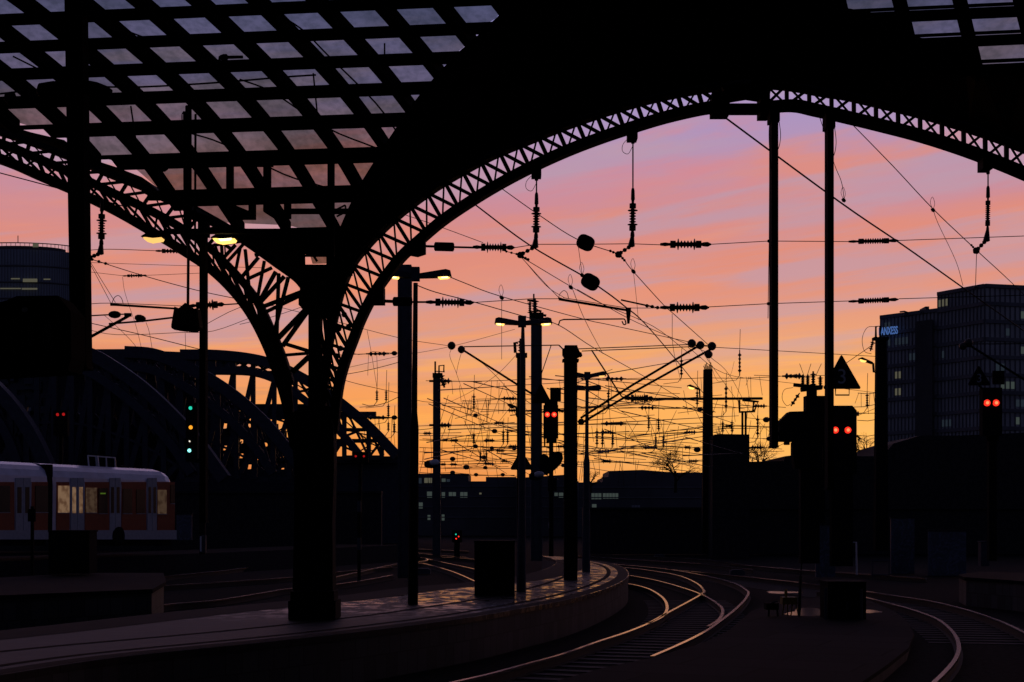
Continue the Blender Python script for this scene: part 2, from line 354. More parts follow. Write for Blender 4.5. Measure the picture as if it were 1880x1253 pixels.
RN = ['curving rail hugging the platform wall, nearest the camera', 'rail crossing between the two bends beside the curved platform wall', 'short bright rail inside the double bend',
 'outermost long rail of the double bend beside the platform', 'faint straight rail leaving the far tip of the platform', 'faint far rail just under the dark embankment', 'short rail branching off the outer bend',
 'outer rail of the curve by the far platform, glowing at its end', 'inner rail of the curve round the ramp platform', 'dim rail behind the black relay cabinet',
 'thin rail passing under the mast with coloured signal lights', 'middle rail between the train and the iron column', 'rail running close behind the island platform', 'shining rail curling round behind the iron column',
 'rail descending toward the yellow-lipped cabinet', 'glowing rail ending behind the box on the platform', 'short rail level with the top of the platform box', 'hooked rail just right of the iron column foot', 'hair-thin distant rail below the lit office windows',
 'distant rail crossing behind the grey steel pillar', 'pale rail running below the train wheels']
RN[17] = 'hooked rail just beyond the iron column foot'; RN[14] = 'rail descending toward the big box on the platform'
for pts, lb in zip(RAILS, RN):
    w3 = spline([G(x, y, .17) for x, y in pts], 6)
    t = T('rail', lb, 'rail', (w3[0].x, w3[0].y, 0), 'rails of the station throat')
    def sweep(w_, z0, z1):
        m = MB(); k = len(w3); vs = []
        for i, p in enumerate(w3):
            d = w3[min(i+1, k-1)]-w3[max(i-1, 0)]; n = Vector((-d.y, d.x, 0)).normalized()*w_/2
            for q, z in ((n, z1), (-n, z1), (-n, z0), (n, z0)): vs.append((p.x+q.x, p.y+q.y, z))
        m.add(vs, [(4*i+j, 4*i+(j+1) % 4, 4*i+4+(j+1) % 4, 4*i+4+j) for i in range(k-1) for j in range(4)]+[(0,1,2,3), (4*k-1,4*k-2,4*k-3,4*k-4)]); return m
    t.p('rail_head', sweep(.072, .13, .172), railm); t.p('web', sweep(.03, .02, .13), railside); t.p('rail_foot', sweep(.14, .0, .02), railside)
# sleepers of the two near tracks
slp = None
def sleepers(rail, off, n):
    global slp
    w3 = spline([G(x, y, .17) for x, y in RAILS[rail]], 6); L_ = [0]
    for a, b in zip(w3, w3[1:]): L_.append(L_[-1]+(b-a).length)
    for k in range(n):
        s = (k+.5)*.62
        if s > L_[-1]: break
        i = max(j for j in range(len(L_)) if L_[j] <= s); i = min(i, len(w3)-2)
        p = w3[i].lerp(w3[i+1], (s-L_[i])/(L_[i+1]-L_[i])); d = (w3[i+1]-w3[i]).normalized(); nn = Vector((-d.y, d.x, 0))
        c = p+nn*off; ang = math.atan2(nn.y, nn.x)
        if slp is None:
            m = MB().box(-1.2, 1.2, -.12, .12, -.05, .012); m2 = m
            slp = one('sleeper', '', 'sleeper', m2, mat('old_timber', (.013, .012, .011), .85, 0, .4, 9, .3), (0, 0, 0)); o = slp
        else: o = slp.copy(); COL.objects.link(o)
        o.location = (c.x, c.y, 0); o.rotation_euler = (0, 0, ang)
        o['label'] = 'dark timber sleeper lying under the rails of the '+('curve beside the platform wall' if rail == 0 else 'curve round the ramp platform'); o['group'] = 'sleepers of the '+('platform curve' if rail == 0 else 'ramp curve')
sleepers(0, -.72, 44); sleepers(7, .72 if False else -.72, 46)

# ------------------------------------------------------------------ canopy: arches, column, glazed roof
DA = 24.0
def path_at(poly, t):
    L_ = [0]
    for a, b in zip(poly, poly[1:]): L_.append(L_[-1]+(b-a).length)
    s = t*L_[-1]
    for i in range(len(poly)-1):
        if s <= L_[i+1] or i == len(poly)-2: return poly[i].lerp(poly[i+1], min(1, (s-L_[i])/(L_[i+1]-L_[i])))
def truss(lbl, bot, top, n, wb, wt, D, swap=False, post=.05, diag=.05, thin=.025):
    B = spline(PL(bot, D), 5); Tt = spline(PL(top, D), 5)
    t = T('arch_truss', lbl, 'arch', B[0])
    t.p('bottom_chord', MB().ribbon(B, wb, .3), iron); t.p('top_chord', MB().ribbon(Tt, wt, .3), iron)
    dv = Vector((0, .12, 0))
    for i in range(n+1):
        a, b = path_at(B, i/n)+dv, path_at(Tt, i/n)+dv
        t.p('brace', MB().bar(a, b, post, .1), iron)
        if i < n:
            c, d = path_at(B, (i+1)/n)+dv, path_at(Tt, (i+1)/n)+dv
            t.p('brace', MB().bar(*((a, d) if swap else (b, c)), diag, .06), iron)
            t.p('brace', MB().bar(*((b, c) if swap else (a, d)), thin, .04), iron)
            # little gusset plates at the nodes
        for q, s_ in ((a, .07), (b, .07)):
            t.p('gusset', MB().lathe(q-Vector((0, .06, 0)), q+Vector((0, .05, 0)), [(0, s_), (1, s_)], 8), iron)
    return t
RB = [(611,790), (619,715), (631,666), (649,617), (661,585), (682,543), (705,508), (735,470), (765,442), (812,402), (868,364), (925,330), (985,299), (1045,272), (1105,249), (1165,229), (1225,211), (1285,197), (1330,190)]
RT = [(590,745), (596,680), (603,624), (612,578), (626,525), (645,482), (672,447), (706,412), (748,376), (798,340), (848,310), (905,280), (965,255), (1030,229), (1095,206), (1160,186), (1215,172), (1265,162), (1320,153)]
truss('long riveted lattice arch rising from the column to the crown over the tracks', RB, RT, 27, .15, .12, DA, post=.06, diag=.05, thin=.03)
RB2 = [(1405,193), (1460,190), (1500,198), (1545,208), (1620,226), (1700,247), (1780,273), (1850,300), (1930,334)]
RT2 = [(1405,149), (1460,154), (1520,165), (1560,171), (1620,185), (1700,205), (1780,229), (1850,253), (1930,285)]
truss('lattice arch falling away beyond the two long hanging posts', RB2, RT2, 13, .14, .10, DA, True, .055, .045)
t = T('crown_joint', 'pinned iron crown joint where the two lattice arches meet', 'joint', P(1365, 190, DA))
t.p('tie_plate', MB().pbox(DA, 1335, 190, 1412, 203, .3), iron); t.p('joint_block', MB().pbox(DA-.03, 1308, 168, 1340, 209, .35), iron)
t.p('joint_block', MB().pbox(DA-.03, 1396, 172, 1414, 212, .35), iron)
t.p('gable_plate', MB().prism(PL([(1320,140), (1420,140), (1412,184), (1372,178), (1336,184)], DA+.05), (0, .2, 0)), iron)
# left bay
LB = [(-90,262), (0,290), (65,318), (130,346), (200,380), (260,414), (320,450), (380,490), (425,532), (460,578), (488,632), (510,690), (527,750), (540,820)]
LM = [(-90,238), (0,262), (65,288), (130,316), (200,350), (260,378), (320,410), (375,448), (412,482), (445,518), (470,552), (492,598), (512,645), (530,700)]
LT = [(-90,215), (0,240), (65,262), (130,288), (200,318), (262,342), (330,372), (400,410), (450,440), (500,476), (540,505), (562,530)]
truss('lattice arch sweeping down from the corner of the roof to the column', LB, LM, 20, .15, .13, DA, False, .05, .045)
truss('slim upper lattice rib just under the glazed roof valley', LM[:9], LT[:9], 12, .1, .1, DA+.35, True, .035, .04, .02)
t = T('valley_rib', 'black haunch rib carrying the roof valley onto the column head', 'rib', P(560, 530, DA))
t.p('rib_chord', MB().ribbon(spline(PL(LT[5:], DA+.3), 4), .16, .3), iron)
def z4(x, y): return (380+x*.3512, 420+y*.3512)
for a, b, w_ in [((40,80),(110,270),.035), ((75,70),(80,150),.045), ((150,85),(90,150),.045), ((175,95),(150,220),.04), ((200,110),(220,310),.05), ((270,150),(185,250),.05), ((340,205),(210,265),.045), ((300,170),(265,360),.045), ((360,225),(280,370),.06), ((375,235),(365,560),.055), ((425,255),(355,530),.055), ((405,250),(275,390),.06), ((510,325),(290,410),.06), ((510,340),(310,435),.05), ((530,410),(370,575),.08), ((535,420),(395,615),.07), ((400,600),(530,640),.06), ((405,662),(530,652),.045), ((445,752),(535,668),.08), ((130,110),(60,60),.06), ((250,140),(330,120),.05)]:
    t.p('brace', MB().bar(P(*z4(*a), DA+.15), P(*z4(*b), DA+.15), w_, .08), iron)
def z4l(l): return [z4(*q) for q in l]
t = T('iron_column', 'thick black riveted iron column standing on the platform', 'column', G(573, 1137, .76))
DC = DA-.12
t.p('base', MB().pbox(DC-.35, 529, 1104, 616, 1138, .75), iron)
t.p('plinth', MB().pbox(DC-.25, 533, 1086, 613, 1105, .6), iron)
t.p('shaft', MB().prism(PL([(537,1090), (611,1090), (610,960), (613,860), (612,780), (596,745), (560,745), (533,760), (540,860), (540,960)], DC), (0, .45, 0)), iron)
t.p('capital', MB().prism(PL([(553,486), (612,486), (615,560), (600,580), (553,566), (549,555)], DC-.08), (0, .55, 0)), iron)
t.p('head_beam', MB().prism(PL([(430,425), (655,425), (700,395), (710,410), (650,470), (560,460), (470,452)], DC-.05), (0, .4, 0)), iron)
t.p('post', MB().pbox(DC-.02, 566, 560, 588, 800, .3), iron); t.p('post', MB().pbox(DC, 599, 440, 611, 560, .3), iron)
t.p('haunch', MB().prism(PL([(604,455), (668,440), (640,500), (622,560), (610,620), (600,680), (592,700), (596,620), (602,560)], DC+.02), (0, .25, 0)), iron)
t.p('bracket', MB().pbox(DC-.1, 548, 545, 560, 560, .2), iron)
for a, b, w_ in [((588,560),(606,620),.05), ((588,600),(604,690),.05), ((590,640),(606,668),.06), ((604,668),(622,690),.06), ((606,696),(618,705),.05), ((592,560),(600,640),.035), ((606,560),(588,720),.04), ((550,486),(560,455),.05), ((520,450),(562,500),.07), ((498,430),(500,470),.06), ((500,452),(548,498),.08), ((560,470),(612,470),.03), ((612,470),(616,455),.02), ((576,470),(582,480),.04)]:
    t.p('brace', MB().bar(P(*a, DC+.1), P(*b, DC+.1), w_, .06), iron)
for a in [(632,578), (625,640), (618,654), (640,600), (622,604)]:
    t.p('rivet_plate', MB().lathe(P(*a, DC+.02), P(*a, DC+.3), [(0, .05), (1, .05)], 8), iron)
# the glazed lobe: ribs are arcs in parallel skewed vertical planes, purlins run across them
RIB0 = [(24.15, 4.25), (24.0, 4.55), (23.8, 4.84), (23.19, 5.37), (22.63, 5.82), (22.05, 6.17), (21.48, 6.45), (20.9, 6.68), (20.33, 6.87), (19.76, 7.05), (19.2, 7.2), (18.6, 7.32), (18.0, 7.42), (17.2, 7.5), (16.4, 7.55)]
arc = spline([Vector((-3.66-.5*(23.8-d), d, z+CZ)) for d, z in RIB0], 8)
DU = Vector((1, -.117, 0))
def on_lobe(px, py):                              # point of the lobe behind a given image point of the photo
    kx = (px-940)/F; prev = None
    for p in arc:
        u = (kx*p.y-p.x)/(1+.117*kx); q = p+DU*u; r = HY-(q.z-CZ)/q.y*F
        if prev and (prev[1]-py)*(r-py) <= 0:
            f_ = (py-prev[1])/(r-prev[1]); return prev[0].lerp(q, f_)
        prev = (q, r)
        if py > r and len([1]) and p is arc[0]: return q
    return prev[0]
def arc_at_py(py):                                # point of the base rib whose image row is py
    for a, b in zip(arc, arc[1:]):
        ra = HY-(a.z-CZ)/a.y*F; rb = HY-(b.z-CZ)/b.y*F
        if (ra-py)*(rb-py) <= 0: return a.lerp(b, 0 if ra == rb else (py-ra)/(rb-ra))
    return arc[-1]
ROWS = [419, 345, 278, 219, 166, 116, 68, 19, -29, -77, -126]     # lower edges of the glass rows on the base rib
GL = [(560,452), (470,425), (410,412), (355,398), (335,372), (300,352), (262,318), (216,300), (160,282), (120,250), (60,236), (24,225), (0,200), (-80,170), (-200,100), (-330,20), (-460,-80), (-600,-200)]
GR = [(618,440), (622,418), (640,375), (662,330), (690,285), (716,245), (742,205), (772,165), (806,125), (842,88), (880,55), (925,12), (975,-30), (1030,-70), (1100,-110)]
def bounds(p):                                    # u range of the lobe at height of arc point p
    out = []
    for gl_ in (GL, GR):
        best = None
        for x, y in gl_pts(gl_):
            u, zz = x
            if best is None or abs(zz-p.z) < best[0]: best = (abs(zz-p.z), u)
        out.append(best[1])
    return out
_c = {}
def gl_pts(g_):
    k = id(g_)
    if k not in _c:
        o = []
        for (x0, y0), (x1, y1) in zip(g_, g_[1:]):
            for i in range(8):
                q = on_lobe(x0+(x1-x0)*i/8, min(419, y0+(y1-y0)*i/8))
                # u of q relative to the base rib at the same height
                j = min(arc, key=lambda a: abs(a.z-q.z)); o.append(((q.x-j.x, q.z), 0))
        _c[k] = o
    return _c[k]
glass = bpy.data.materials.new('frosted_roof_glass'); glass.use_nodes = True; gt = glass.node_tree; gt.nodes.clear()
go = gt.nodes.new('ShaderNodeOutputMaterial'); tr = gt.nodes.new('ShaderNodeBsdfTransparent'); gl = gt.nodes.new('ShaderNodeBsdfGlossy'); mx = gt.nodes.new('ShaderNodeMixShader')
gtc = gt.nodes.new('ShaderNodeTexCoord'); gn = gt.nodes.new('ShaderNodeTexNoise'); gn.inputs['Scale'].default_value = 9; gn.inputs['Detail'].default_value = 6
grr = gt.nodes.new('ShaderNodeValToRGB'); grr.color_ramp.elements[0].position = .35; grr.color_ramp.elements[1].position = .6
grr.color_ramp.elements[0].color = (.27, .29, .27, 1); grr.color_ramp.elements[1].color = (.37, .38, .36, 1)
gt.links.new(gtc.outputs['Object'], gn.inputs['Vector']); gn2 = gt.nodes.new('ShaderNodeTexNoise'); gn2.inputs['Scale'].default_value = .9; gn2.inputs['Detail'].default_value = 3; gt.links.new(gtc.outputs['Object'], gn2.inputs['Vector'])
gr2 = gt.nodes.new('ShaderNodeValToRGB'); gr2.color_ramp.elements[0].position = .35; gr2.color_ramp.elements[1].position = .6; gr2.color_ramp.elements[0].color = (.62, .66, .62, 1); gr2.color_ramp.elements[1].color = (1, 1, 1, 1); gt.links.new(gn2.outputs[0], gr2.inputs[0])
gm = gt.nodes.new('ShaderNodeMix'); gm.data_type = 'RGBA'; gm.blend_type = 'MULTIPLY'; gm.inputs[0].default_value = 1
gt.links.new(gn.outputs[0], grr.inputs[0]); gt.links.new(grr.outputs[0], gm.inputs[6]); gt.links.new(gr2.outputs[0], gm.inputs[7]); gt.links.new(gm.outputs[2], tr.inputs[0])
gl.inputs['Roughness'].default_value = .3; gl.inputs['Color'].default_value = (.3, .3, .3, 1); mx.inputs[0].default_value = .04
gt.links.new(tr.outputs[0], mx.inputs[1]); gt.links.new(gl.outputs[0], mx.inputs[2]); gt.links.new(mx.outputs[0], go.inputs[0])
glass.use_nodes = True
rf = T('glazed_canopy', 'glazed vault of slanting panes with dark ribs above the column', 'canopy', (-4, 20, 9.9))
BN = [bounds(p) for p in arc]
up3 = Vector((0, 0, .05))
rf.p('glazing', MB().grid([[p+DU*(l_-.1)+up3, p+DU*(l_+(r_-l_)*.5)+up3, p+DU*(r_+.1)+up3] for p, (l_, r_) in zip(arc, BN)]), glass)
per = .79
for i in range(-14, 12):
    u = i*per-.13
    pts = [p+DU*u for p, (l_, r_) in zip(arc, BN) if l_-.12 <= u <= r_+.12]
    if len(pts) < 2: continue
    m = MB(); vs = []
    for p in pts:
        for du, dz in ((0, -.17), (.13, -.17), (.13, .03), (0, .03)): vs.append(p+DU*du+Vector((0, 0, dz)))
    k = len(pts); rf.p('rib', m.add(vs, [(4*i_+j, 4*i_+(j+1) % 4, 4*i_+4+(j+1) % 4, 4*i_+4+j) for i_ in range(k-1) for j in range(4)]+[(0,1,2,3), (4*k-1,4*k-2,4*k-3,4*k-4)]), iron)
def xbar(py0, py1, lift, th):                     # purlin: spans image rows py0 (upper) .. py1 (lower) of the base rib
    a, b = arc_at_py(py1), arc_at_py(py0); c = min(range(len(arc)), key=lambda i_: abs(arc[i_].z-(a.z+b.z)/2)); l_, r_ = BN[c]
    m = MB(); n = (b-a); n = Vector((0, -n.z, n.y)).normalized()
    q = [a+n*lift, b+n*lift, b+n*(lift-th), a+n*(lift-th)]
    vs = [p+DU*u for u in (l_-.1, r_+.1) for p in q]
    return m.add(vs, [(0,1,2,3), (7,6,5,4), (0,4,5,1), (1,5,6,2), (2,6,7,3), (3,7,4,0)])
for k, y in enumerate(ROWS[:-2]):
    h = (ROWS[k-1]-ROWS[k]) if k else 60
    rf.p('glazing_bar', xbar(y, y+4.4, .04, .05), iron)
    rf.p('purlin', xbar(y+7.6, y+.40*h+1, .0, .06), iron)
# left opaque roof between the groin and the left arches
gp = [on_lobe(x, min(y, 417))+Vector((0, -.06, -.08)) for x, y in GL[:15]]
lt = spline(PL([(562,530)]+LT[::-1][1:], DA-.1), 5); lt = [path_at(lt, i/14) for i in range(15)]
op = mat('roof_cladding', (.012, .012, .014), .85, 0, .3, 2, spec=.15)
orf = T('solid_canopy', 'opaque black canopy cladding over the roof valley and the tracks', 'canopy', (3, 22, 9))
orf.p('valley_panel', MB().grid([[a, b+Vector((0, 0, .02))] for a, b in zip(gp, [l+Vector((0, 0, .03)) for l in lt])]), op)
# right: loft from the arch top chord to the groin, then on to the unseen added hall behind
gr = [on_lobe(x, min(y, 417))+Vector((0, -.06, -.08)) for x, y in GR[:14]]
RTs = spline(PL(RT[6:], DA-.02), 5); n_ = len(gr); rt = [path_at(RTs, i/(n_-1))+Vector((0, 0, .02)) for i in range(n_)]
orf.p('vault_panel', MB().grid([[a, a.lerp(b, .5), b] for a, b in zip(gr, rt)]), op)
# right half: its inner edge is the stepped border of the second glazed lobe
GR2 = [(1030,-70), (1200,-60), (1400,-50), (1500,-30), (1548,14), (1640,30), (1672,66), (1770,85), (1795,116), (1880,134), (1960,160)]
D2 = 20.0
g2 = [P(x, y, D2+.35) for x, y in GR2]; r2 = [P(x, y, DA-.02)+Vector((0, 0, .02)) for x, y in [(1320,153), (1365,148), (1405,149), (1460,154), (1520,165), (1560,171), (1620,185), (1700,205), (1780,229), (1850,253), (1930,285)]]
orf.p('vault_panel', MB().grid([[a, b] for a, b in zip(g2, r2)]), op)
orf.p('crown_panel', MB().grid([[gr[-1], P(1320,153,DA-.02)], [g2[1], P(1340,153,DA-.02)]]), op)
orf.p('crown_panel', MB().add([gr[-1]+Vector((-3, -3, .05)), P(1030,-70,17), P(1560,-40,17), g2[3], g2[2], g2[1], gr[-1]], [(0,1,2,3,4,5,6)]), op)
rg = T('glazed_canopy', 'small group of roof panes glowing dimly above the two hanging posts', 'canopy', P(1750, 40, D2))
def q2(x, y): return P(x, y, D2+.3-(-y+110)/110*1.0)
rg.p('glazing', MB().grid([[q2(x, y)+Vector((0, .12, .05)) for x in (1380, 2000)] for y in (135, 60, 0, -60, -120)]), glass)
for k in range(-1, 6):
    xs = 1543+k*111
    rg.p('rib', MB().bar(q2(xs-2-28, -110), q2(xs+31, 140), .16, .1), iron)
for yy, yb in ((13, 17), (64, 68), (116, 121)):
    sl_ = -.045
    for y0, y1 in ((yy, yb), (yb+3, yb+22)):
        m = MB().add([q2(1380, y0-sl_*-320), q2(2000, y0-sl_*300*-1-2*sl_*-300), q2(2000, y1-sl_*300*-1-2*sl_*-300), q2(1380, y1-sl_*-320)], [(0,1,2,3)])
        rg.p('purlin', MB().bar(q2(1380, (y0+y1)/2+14), q2(2000, (y0+y1)/2-14), (y1-y0)*D2/F*.95, .06), iron)
# unseen hall roof and wall around the camera, added to block sky light
hall = T('unseen_hall', 'unseen dark hall roof and wall behind the viewer, added for shade', 'building', (0, -10, 0))
hall.p('unseen_roof', MB().box(-40, 50, -30, 16.6, 10.35, 10.8), op)
hall.p('unseen_wall', MB().box(-40, 50, -30.5, -30, 0, 10.8), op)
# dark gantry in front of the panes
t = T('maintenance_gantry', 'black stepped gantry frame hanging before the lowest roof panes', 'gantry', P(480, 360, 22))
DG = 22.6
for x0, y0, x1, y1 in [(270,350,655,366), (415,303,427,366), (483,303,496,372), (601,296,613,470), (456,366,468,400), (521,366,533,400), (530,383,640,391), (427,393,468,401), (300,420,600,428), (448,300,500,304)]:
    t.p('beam', MB().pbox(DG, x0, y0, x1, y1, .12), iron)
t.p('bracket_plate', MB().prism(PL([(427,375), (468,392), (468,402), (427,402)], DG-.02), (0, .1, 0)), iron)
t.p('bracket_plate', MB().prism(PL([(483,366), (500,388), (533,392), (533,400), (505,402), (483,388)], DG-.02), (0, .1, 0)), iron)
t.p('cable', MB().tube(spline(PL([(612,388), (628,380), (634,378), (632,390), (618,398)], DG), 4), .015), wirem)
for a in [(300,310), (478,353), (523,350), (486,284), (230,294)]:
    t.p('light_fitting', MB().lathe(P(a[0]-8, a[1], DG-.1), P(a[0]+8, a[1], DG-.1), [(0, .02), (.3, .05), (.7, .05), (1, .02)], 8), iron)

# ------------------------------------------------------------------ hanging posts
def hpost(lbl, D, x0, x1, ytop, ybot, xt0=None, xt1=None, dep=.25, cable=True):
    xt0 = xt0 or x0; xt1 = xt1 or x1
    t = T('hanging_post', lbl, 'post', P((x0+x1)/2, ybot, D), 'posts hanging from the canopy')
    t.p('shaft', MB().prism(PL([(x0,ybot), (x1,ybot), (xt1,ytop), (xt0,ytop)], D), (0, dep, 0)), black)
    t.p('collar', MB().pbox(D-.02, xt0-3, ytop-4, xt1+3, ytop+22, dep+.04), black)
    t.p('foot_plate', MB().pbox(D-.01, x0-1, ybot-4, x1+1, ybot, dep+.02), black)
    if cable:
        t.p('cable_loop', MB().tube(spline(PL([(xt0-2,ytop+12), (xt0-5,ytop+40), (xt0-4,ytop+80), (xt0-1,ytop+110)], D), 4), .007), wirem)
        t.p('cable_loop', MB().tube(spline(PL([(xt1+1,ytop+20), (xt1+4,ytop+45), (xt1+3,ytop+62), (xt1,ytop+74)], D), 4), .006), wirem)
    return t
hpost('thick black post cut by the glazed roof, beside the rounded office tower', 19.5, 130, 158, -60, 677, 117, 149, .3, False)
hpost('slender black post hanging under the crown, ending above the rooftops', 23.7, 1417, 1429, 200, 822)
hpost('slender black post hanging in front of the triangular number sign', 23.6, 1520, 1531, 212, 900)
t = hpost('thin black post passing behind the yellow hanging weights', 23.2, 366, 377, 410, 960, None, None, .2, False)
t.p('weight_rod', MB().tube(PL([(345,200), (345,960-500)], 23.2), .01), wirem)

# ------------------------------------------------------------------ insulators and line hardware
def ins(th, a, b, r, parent=None, nsh=6, ext=True, caps=True, name='insulator'):     # ribbed insulator from a to b
    prof = []
    if caps:
        prof += [(0, r*.25), (.10, r*.4), (.16, r*.3), (.2, r*.3), (.2, r*.75), (.30, r*.75), (.30, r*.42)]; s0, s1 = .32, .70
    else: s0, s1 = .12, .88; prof += [(0, r*.3), (.1, r*.3)]
    st = (s1-s0)/nsh
    for i in range(nsh):
        big = r*1.15 if (ext and i in (0, nsh-1)) else r*.78
        c = s0+st*(i+.5); prof += [(c-st*.35, r*.42), (c-.004, big), (c+.004, big), (c+st*.35, r*.42)]
    if caps: prof += [(.70, r*.42), (.70, r*.75), (.80, r*.75), (.80, r*.3), (.86, r*.45), (.93, r*.5), (1, r*.12)]
    else: prof += [(.9, r*.3), (1, r*.3)]
    return th.p(name, MB().lathe(a, b, prof, 12), ceram, parent)
def chain(th, pts, D, r):
    a = P(*pts[0], D); b = P(*pts[-1], D); n = max(3, int((b-a).length/.11)); 
    th.p('link_rod', MB().tube(PL(pts, D), r*.35), wirem)
    for i in range(n):
        p = a.lerp(b, (i+.5)/n); d = (b-a).normalized()*r*1.3
        th.p('link', MB().lathe(p-d, p+d, [(0, r*.5), (.3, r*1.25), (.7, r*1.25), (1, r*.5)], 8), wirem)
def wpart(th, pts, D, r=.008, nm='wire', sm=True):
    q = PL(pts, D) if not isinstance(D, (list, tuple)) else [P(x, y, d) for (x, y), d in zip(pts, D)]
    if sm and len(q) > 2: q = spline(q, 4)
    return th.p(nm, MB().tube(q, r, 5), wirem)
def hanger(lbl, x, ytop, y0, y1, foot, D=24.1, thin=False, br=True):
    t = T('hanging_insulator', lbl, 'insulator', P(x, y1, D), 'insulators hanging from the arches')
    if br:
        t.p('bracket', MB().pbox(D-.1, x-9, ytop-8, x+9, ytop+14, .3), iron); t.p('bracket_neck', MB().lathe(P(x, ytop+12, D), P(x, ytop+24, D), [(0, .035), (1, .03)], 8), iron)
        if not thin: t.p('cable_loop', MB().tube(spline(PL([(x-6,ytop+12), (x-18,ytop+25), (x-19,ytop+38), (x-9,ytop+43), (x-1,ytop+30)], D), 4), .005), wirem)
    t.p('rod', MB().tube(PL([(x,ytop+10), (x,y0-15)], D), .012), wirem); t.p('socket', MB().lathe(P(x, y0-18, D), P(x, y0+3, D), [(0, .02), (.2, .03), (1, .035)], 8), ceram)
    x1 = x-1; ins(t, P(x, y0-6, D), P(x1, y1-10, D), .075 if not thin else .055, nsh=6 if not thin else 8, ext=not thin)
    t.p('clevis', MB().lathe(P(x1, y1-16, D), P(x1-2, y1+4, D), [(0, .03), (.6, .05), (.9, .06), (1, .03)], 8), ceram)
    fx, fy = foot; chain(t, [(x1-3,y1+2), (fx,fy)], D, .028)
    t.p('clamp', MB().lathe(P(fx+4, fy-4, D), P(fx-5, fy+5, D), [(0, .02), (.3, .055), (.7, .06), (1, .02)], 8), wirem)
    return t
hanger('ribbed insulator hanging in the gap beside the thick roof post', 187, 372, 385, 464, (163,474), 23.6, br=False)
t = hanger('ribbed insulator hanging from the arch with the crossing wires at its foot', 985, 308, 372, 452, (956,468))
chain(t, [(925,461), (953,468)], 24.1, .016); chain(t, [(957,471), (972,478)], 24.1, .02)
t = hanger('ribbed insulator on a long rod hung halfway up the arch', 1162, 240, 364, 450, (1136,467))
chain(t, [(1118,460), (1134,467)], 24.1, .018); chain(t, [(1138,469), (1148,480)], 24.1, .018)
t = hanger('slim finned insulator hanging beyond the two long posts', 1814, 296, 360, 440, (1793,460), thin=True)
chain(t, [(1782,449), (1791,459)], 24.1, .016)
# the two cross-span wires below the arch
t = T('cross_span', 'upper cross wire strung under the arch with three fat insulators', 'overhead wire', P(1100, 449, 24.3))
DW = 24.3
wpart(t, [(940,456), (983,449), (1070,449), (1158,448), (1214,450)], DW, .007, sm=False); wpart(t, [(1305,449), (1412,443), (1560,444)], DW, .007, sm=False); wpart(t, [(1648,442), (1760,438), (1930,432)], DW, .007, sm=False)
ins(t, P(868, 454, DW), P(945, 455, DW), .085); ins(t, P(1212, 449, DW), P(1306, 449, DW), .085); ins(t, P(1558, 444, DW), P(1650, 442, DW), .062, nsh=8, ext=False)
t.p('turnbuckle', MB().lathe(P(797, 453, DW), P(834, 454, DW), [(0, .05), (.05, .078), (.95, .078), (1, .05)], 12), iron); t.p('strut', MB().tube(PL([(768,452), (800,453)], DW), .022), iron); t.p('strut', MB().tube(PL([(830,454), (872,455)], DW), .018), iron)
t.p('anchor_bracket', MB().prism(PL([(742,462), (780,440), (780,461), (765,466)], DA-.02), (0, .35, 0)), iron)
t.p('clamp', MB().lathe(P(1409, 443, DW), P(1415, 443, DW), [(0, .02), (.5, .03), (1, .02)], 8), wirem)
t.p('dropper', MB().tube(PL([(1413,270), (1412,443), (1410,585)], DW), .006), wirem)
t = T('cross_span', 'lower cross wire with a stepped arm and three fat insulators', 'overhead wire', P(1100, 560, 24.3))
wpart(t, [(866,556), (975,549), (1030,549)], DW, .007, sm=False); wpart(t, [(1150,566), (1205,566)], DW, .006, sm=False); wpart(t, [(1300,564), (1411,558), (1560,553)], DW, .007, sm=False); wpart(t, [(1650,549), (1930,541)], DW, .007, sm=False)
ins(t, P(782, 555, DW), P(870, 556, DW), .085); ins(t, P(1212, 565, DW), P(1302, 565, DW), .085); ins(t, P(1558, 554, DW), P(1650, 550, DW), .062, nsh=8, ext=False)
t.p('turnbuckle', MB().lathe(P(721, 554, DW), P(757, 554, DW), [(0, .05), (.05, .08), (.95, .08), (1, .05)], 12), iron); t.p('strut', MB().tube(PL([(700,553), (724,554)], DW), .03), iron); t.p('strut', MB().tube(PL([(755,555), (790,555)], DW), .018), iron)
t.p('anchor_bracket', MB().prism(PL([(672,556), (704,525), (704,556)], DA-.02), (0, .35, 0)), iron)
t.p('clamp', MB().lathe(P(1408, 558, DW), P(1414, 558, DW), [(0, .02), (.5, .03), (1, .02)], 8), wirem)
t.p('tension_rod', MB().tube(PL([(1140,551), (1200,564)], DW), .015), wirem); chain(t, [(1183,561), (1212,566)], DW, .024)
# registration arm in the middle
t = T('registration_arm', 'stepped black registration arm with a small wire hoop on top', 'arm', P(1090, 580, 24.5))
D_ = 24.5
t.p('arm_tube', MB().tube(PL([(1026,549), (1034,551), (1152,570)], D_), [.03, .024, .022]), iron); t.p('drop_bracket', MB().prism(PL([(1149,565), (1159,565), (1156,594), (1152,594)], D_), (0, .06, 0)), iron)
t.p('lower_tube', MB().tube(PL([(1025,598), (1028,589), (1035,587), (1143,586)], D_), .013), iron); t.p('end_ring', MB().tube(spline(PL([(1143,586), (1147,587), (1149,595), (1145,596), (1142,590)], D_), 4), .012), iron)
t.p('hoop', MB().tube(spline(PL([(1025,549), (1028,540), (1035,534), (1041,538), (1044,549)], D_), 4), .006), wirem)
t.p('stay_wire', MB().tube(PL([(1034,547), (1152,566)], D_), .006), wirem)
t = T('registration_arm', 'black registration arm reaching past the hanging yellow weights', 'arm', P(260, 562, 23.8))
D_ = 23.8
t.p('arm_tube', MB().tube(PL([(203,559), (212,560), (322,567)], D_), [.03, .022, .018]), iron); t.p('lower_tube', MB().tube(PL([(200,595), (262,590), (322,583)], D_), .017), iron)
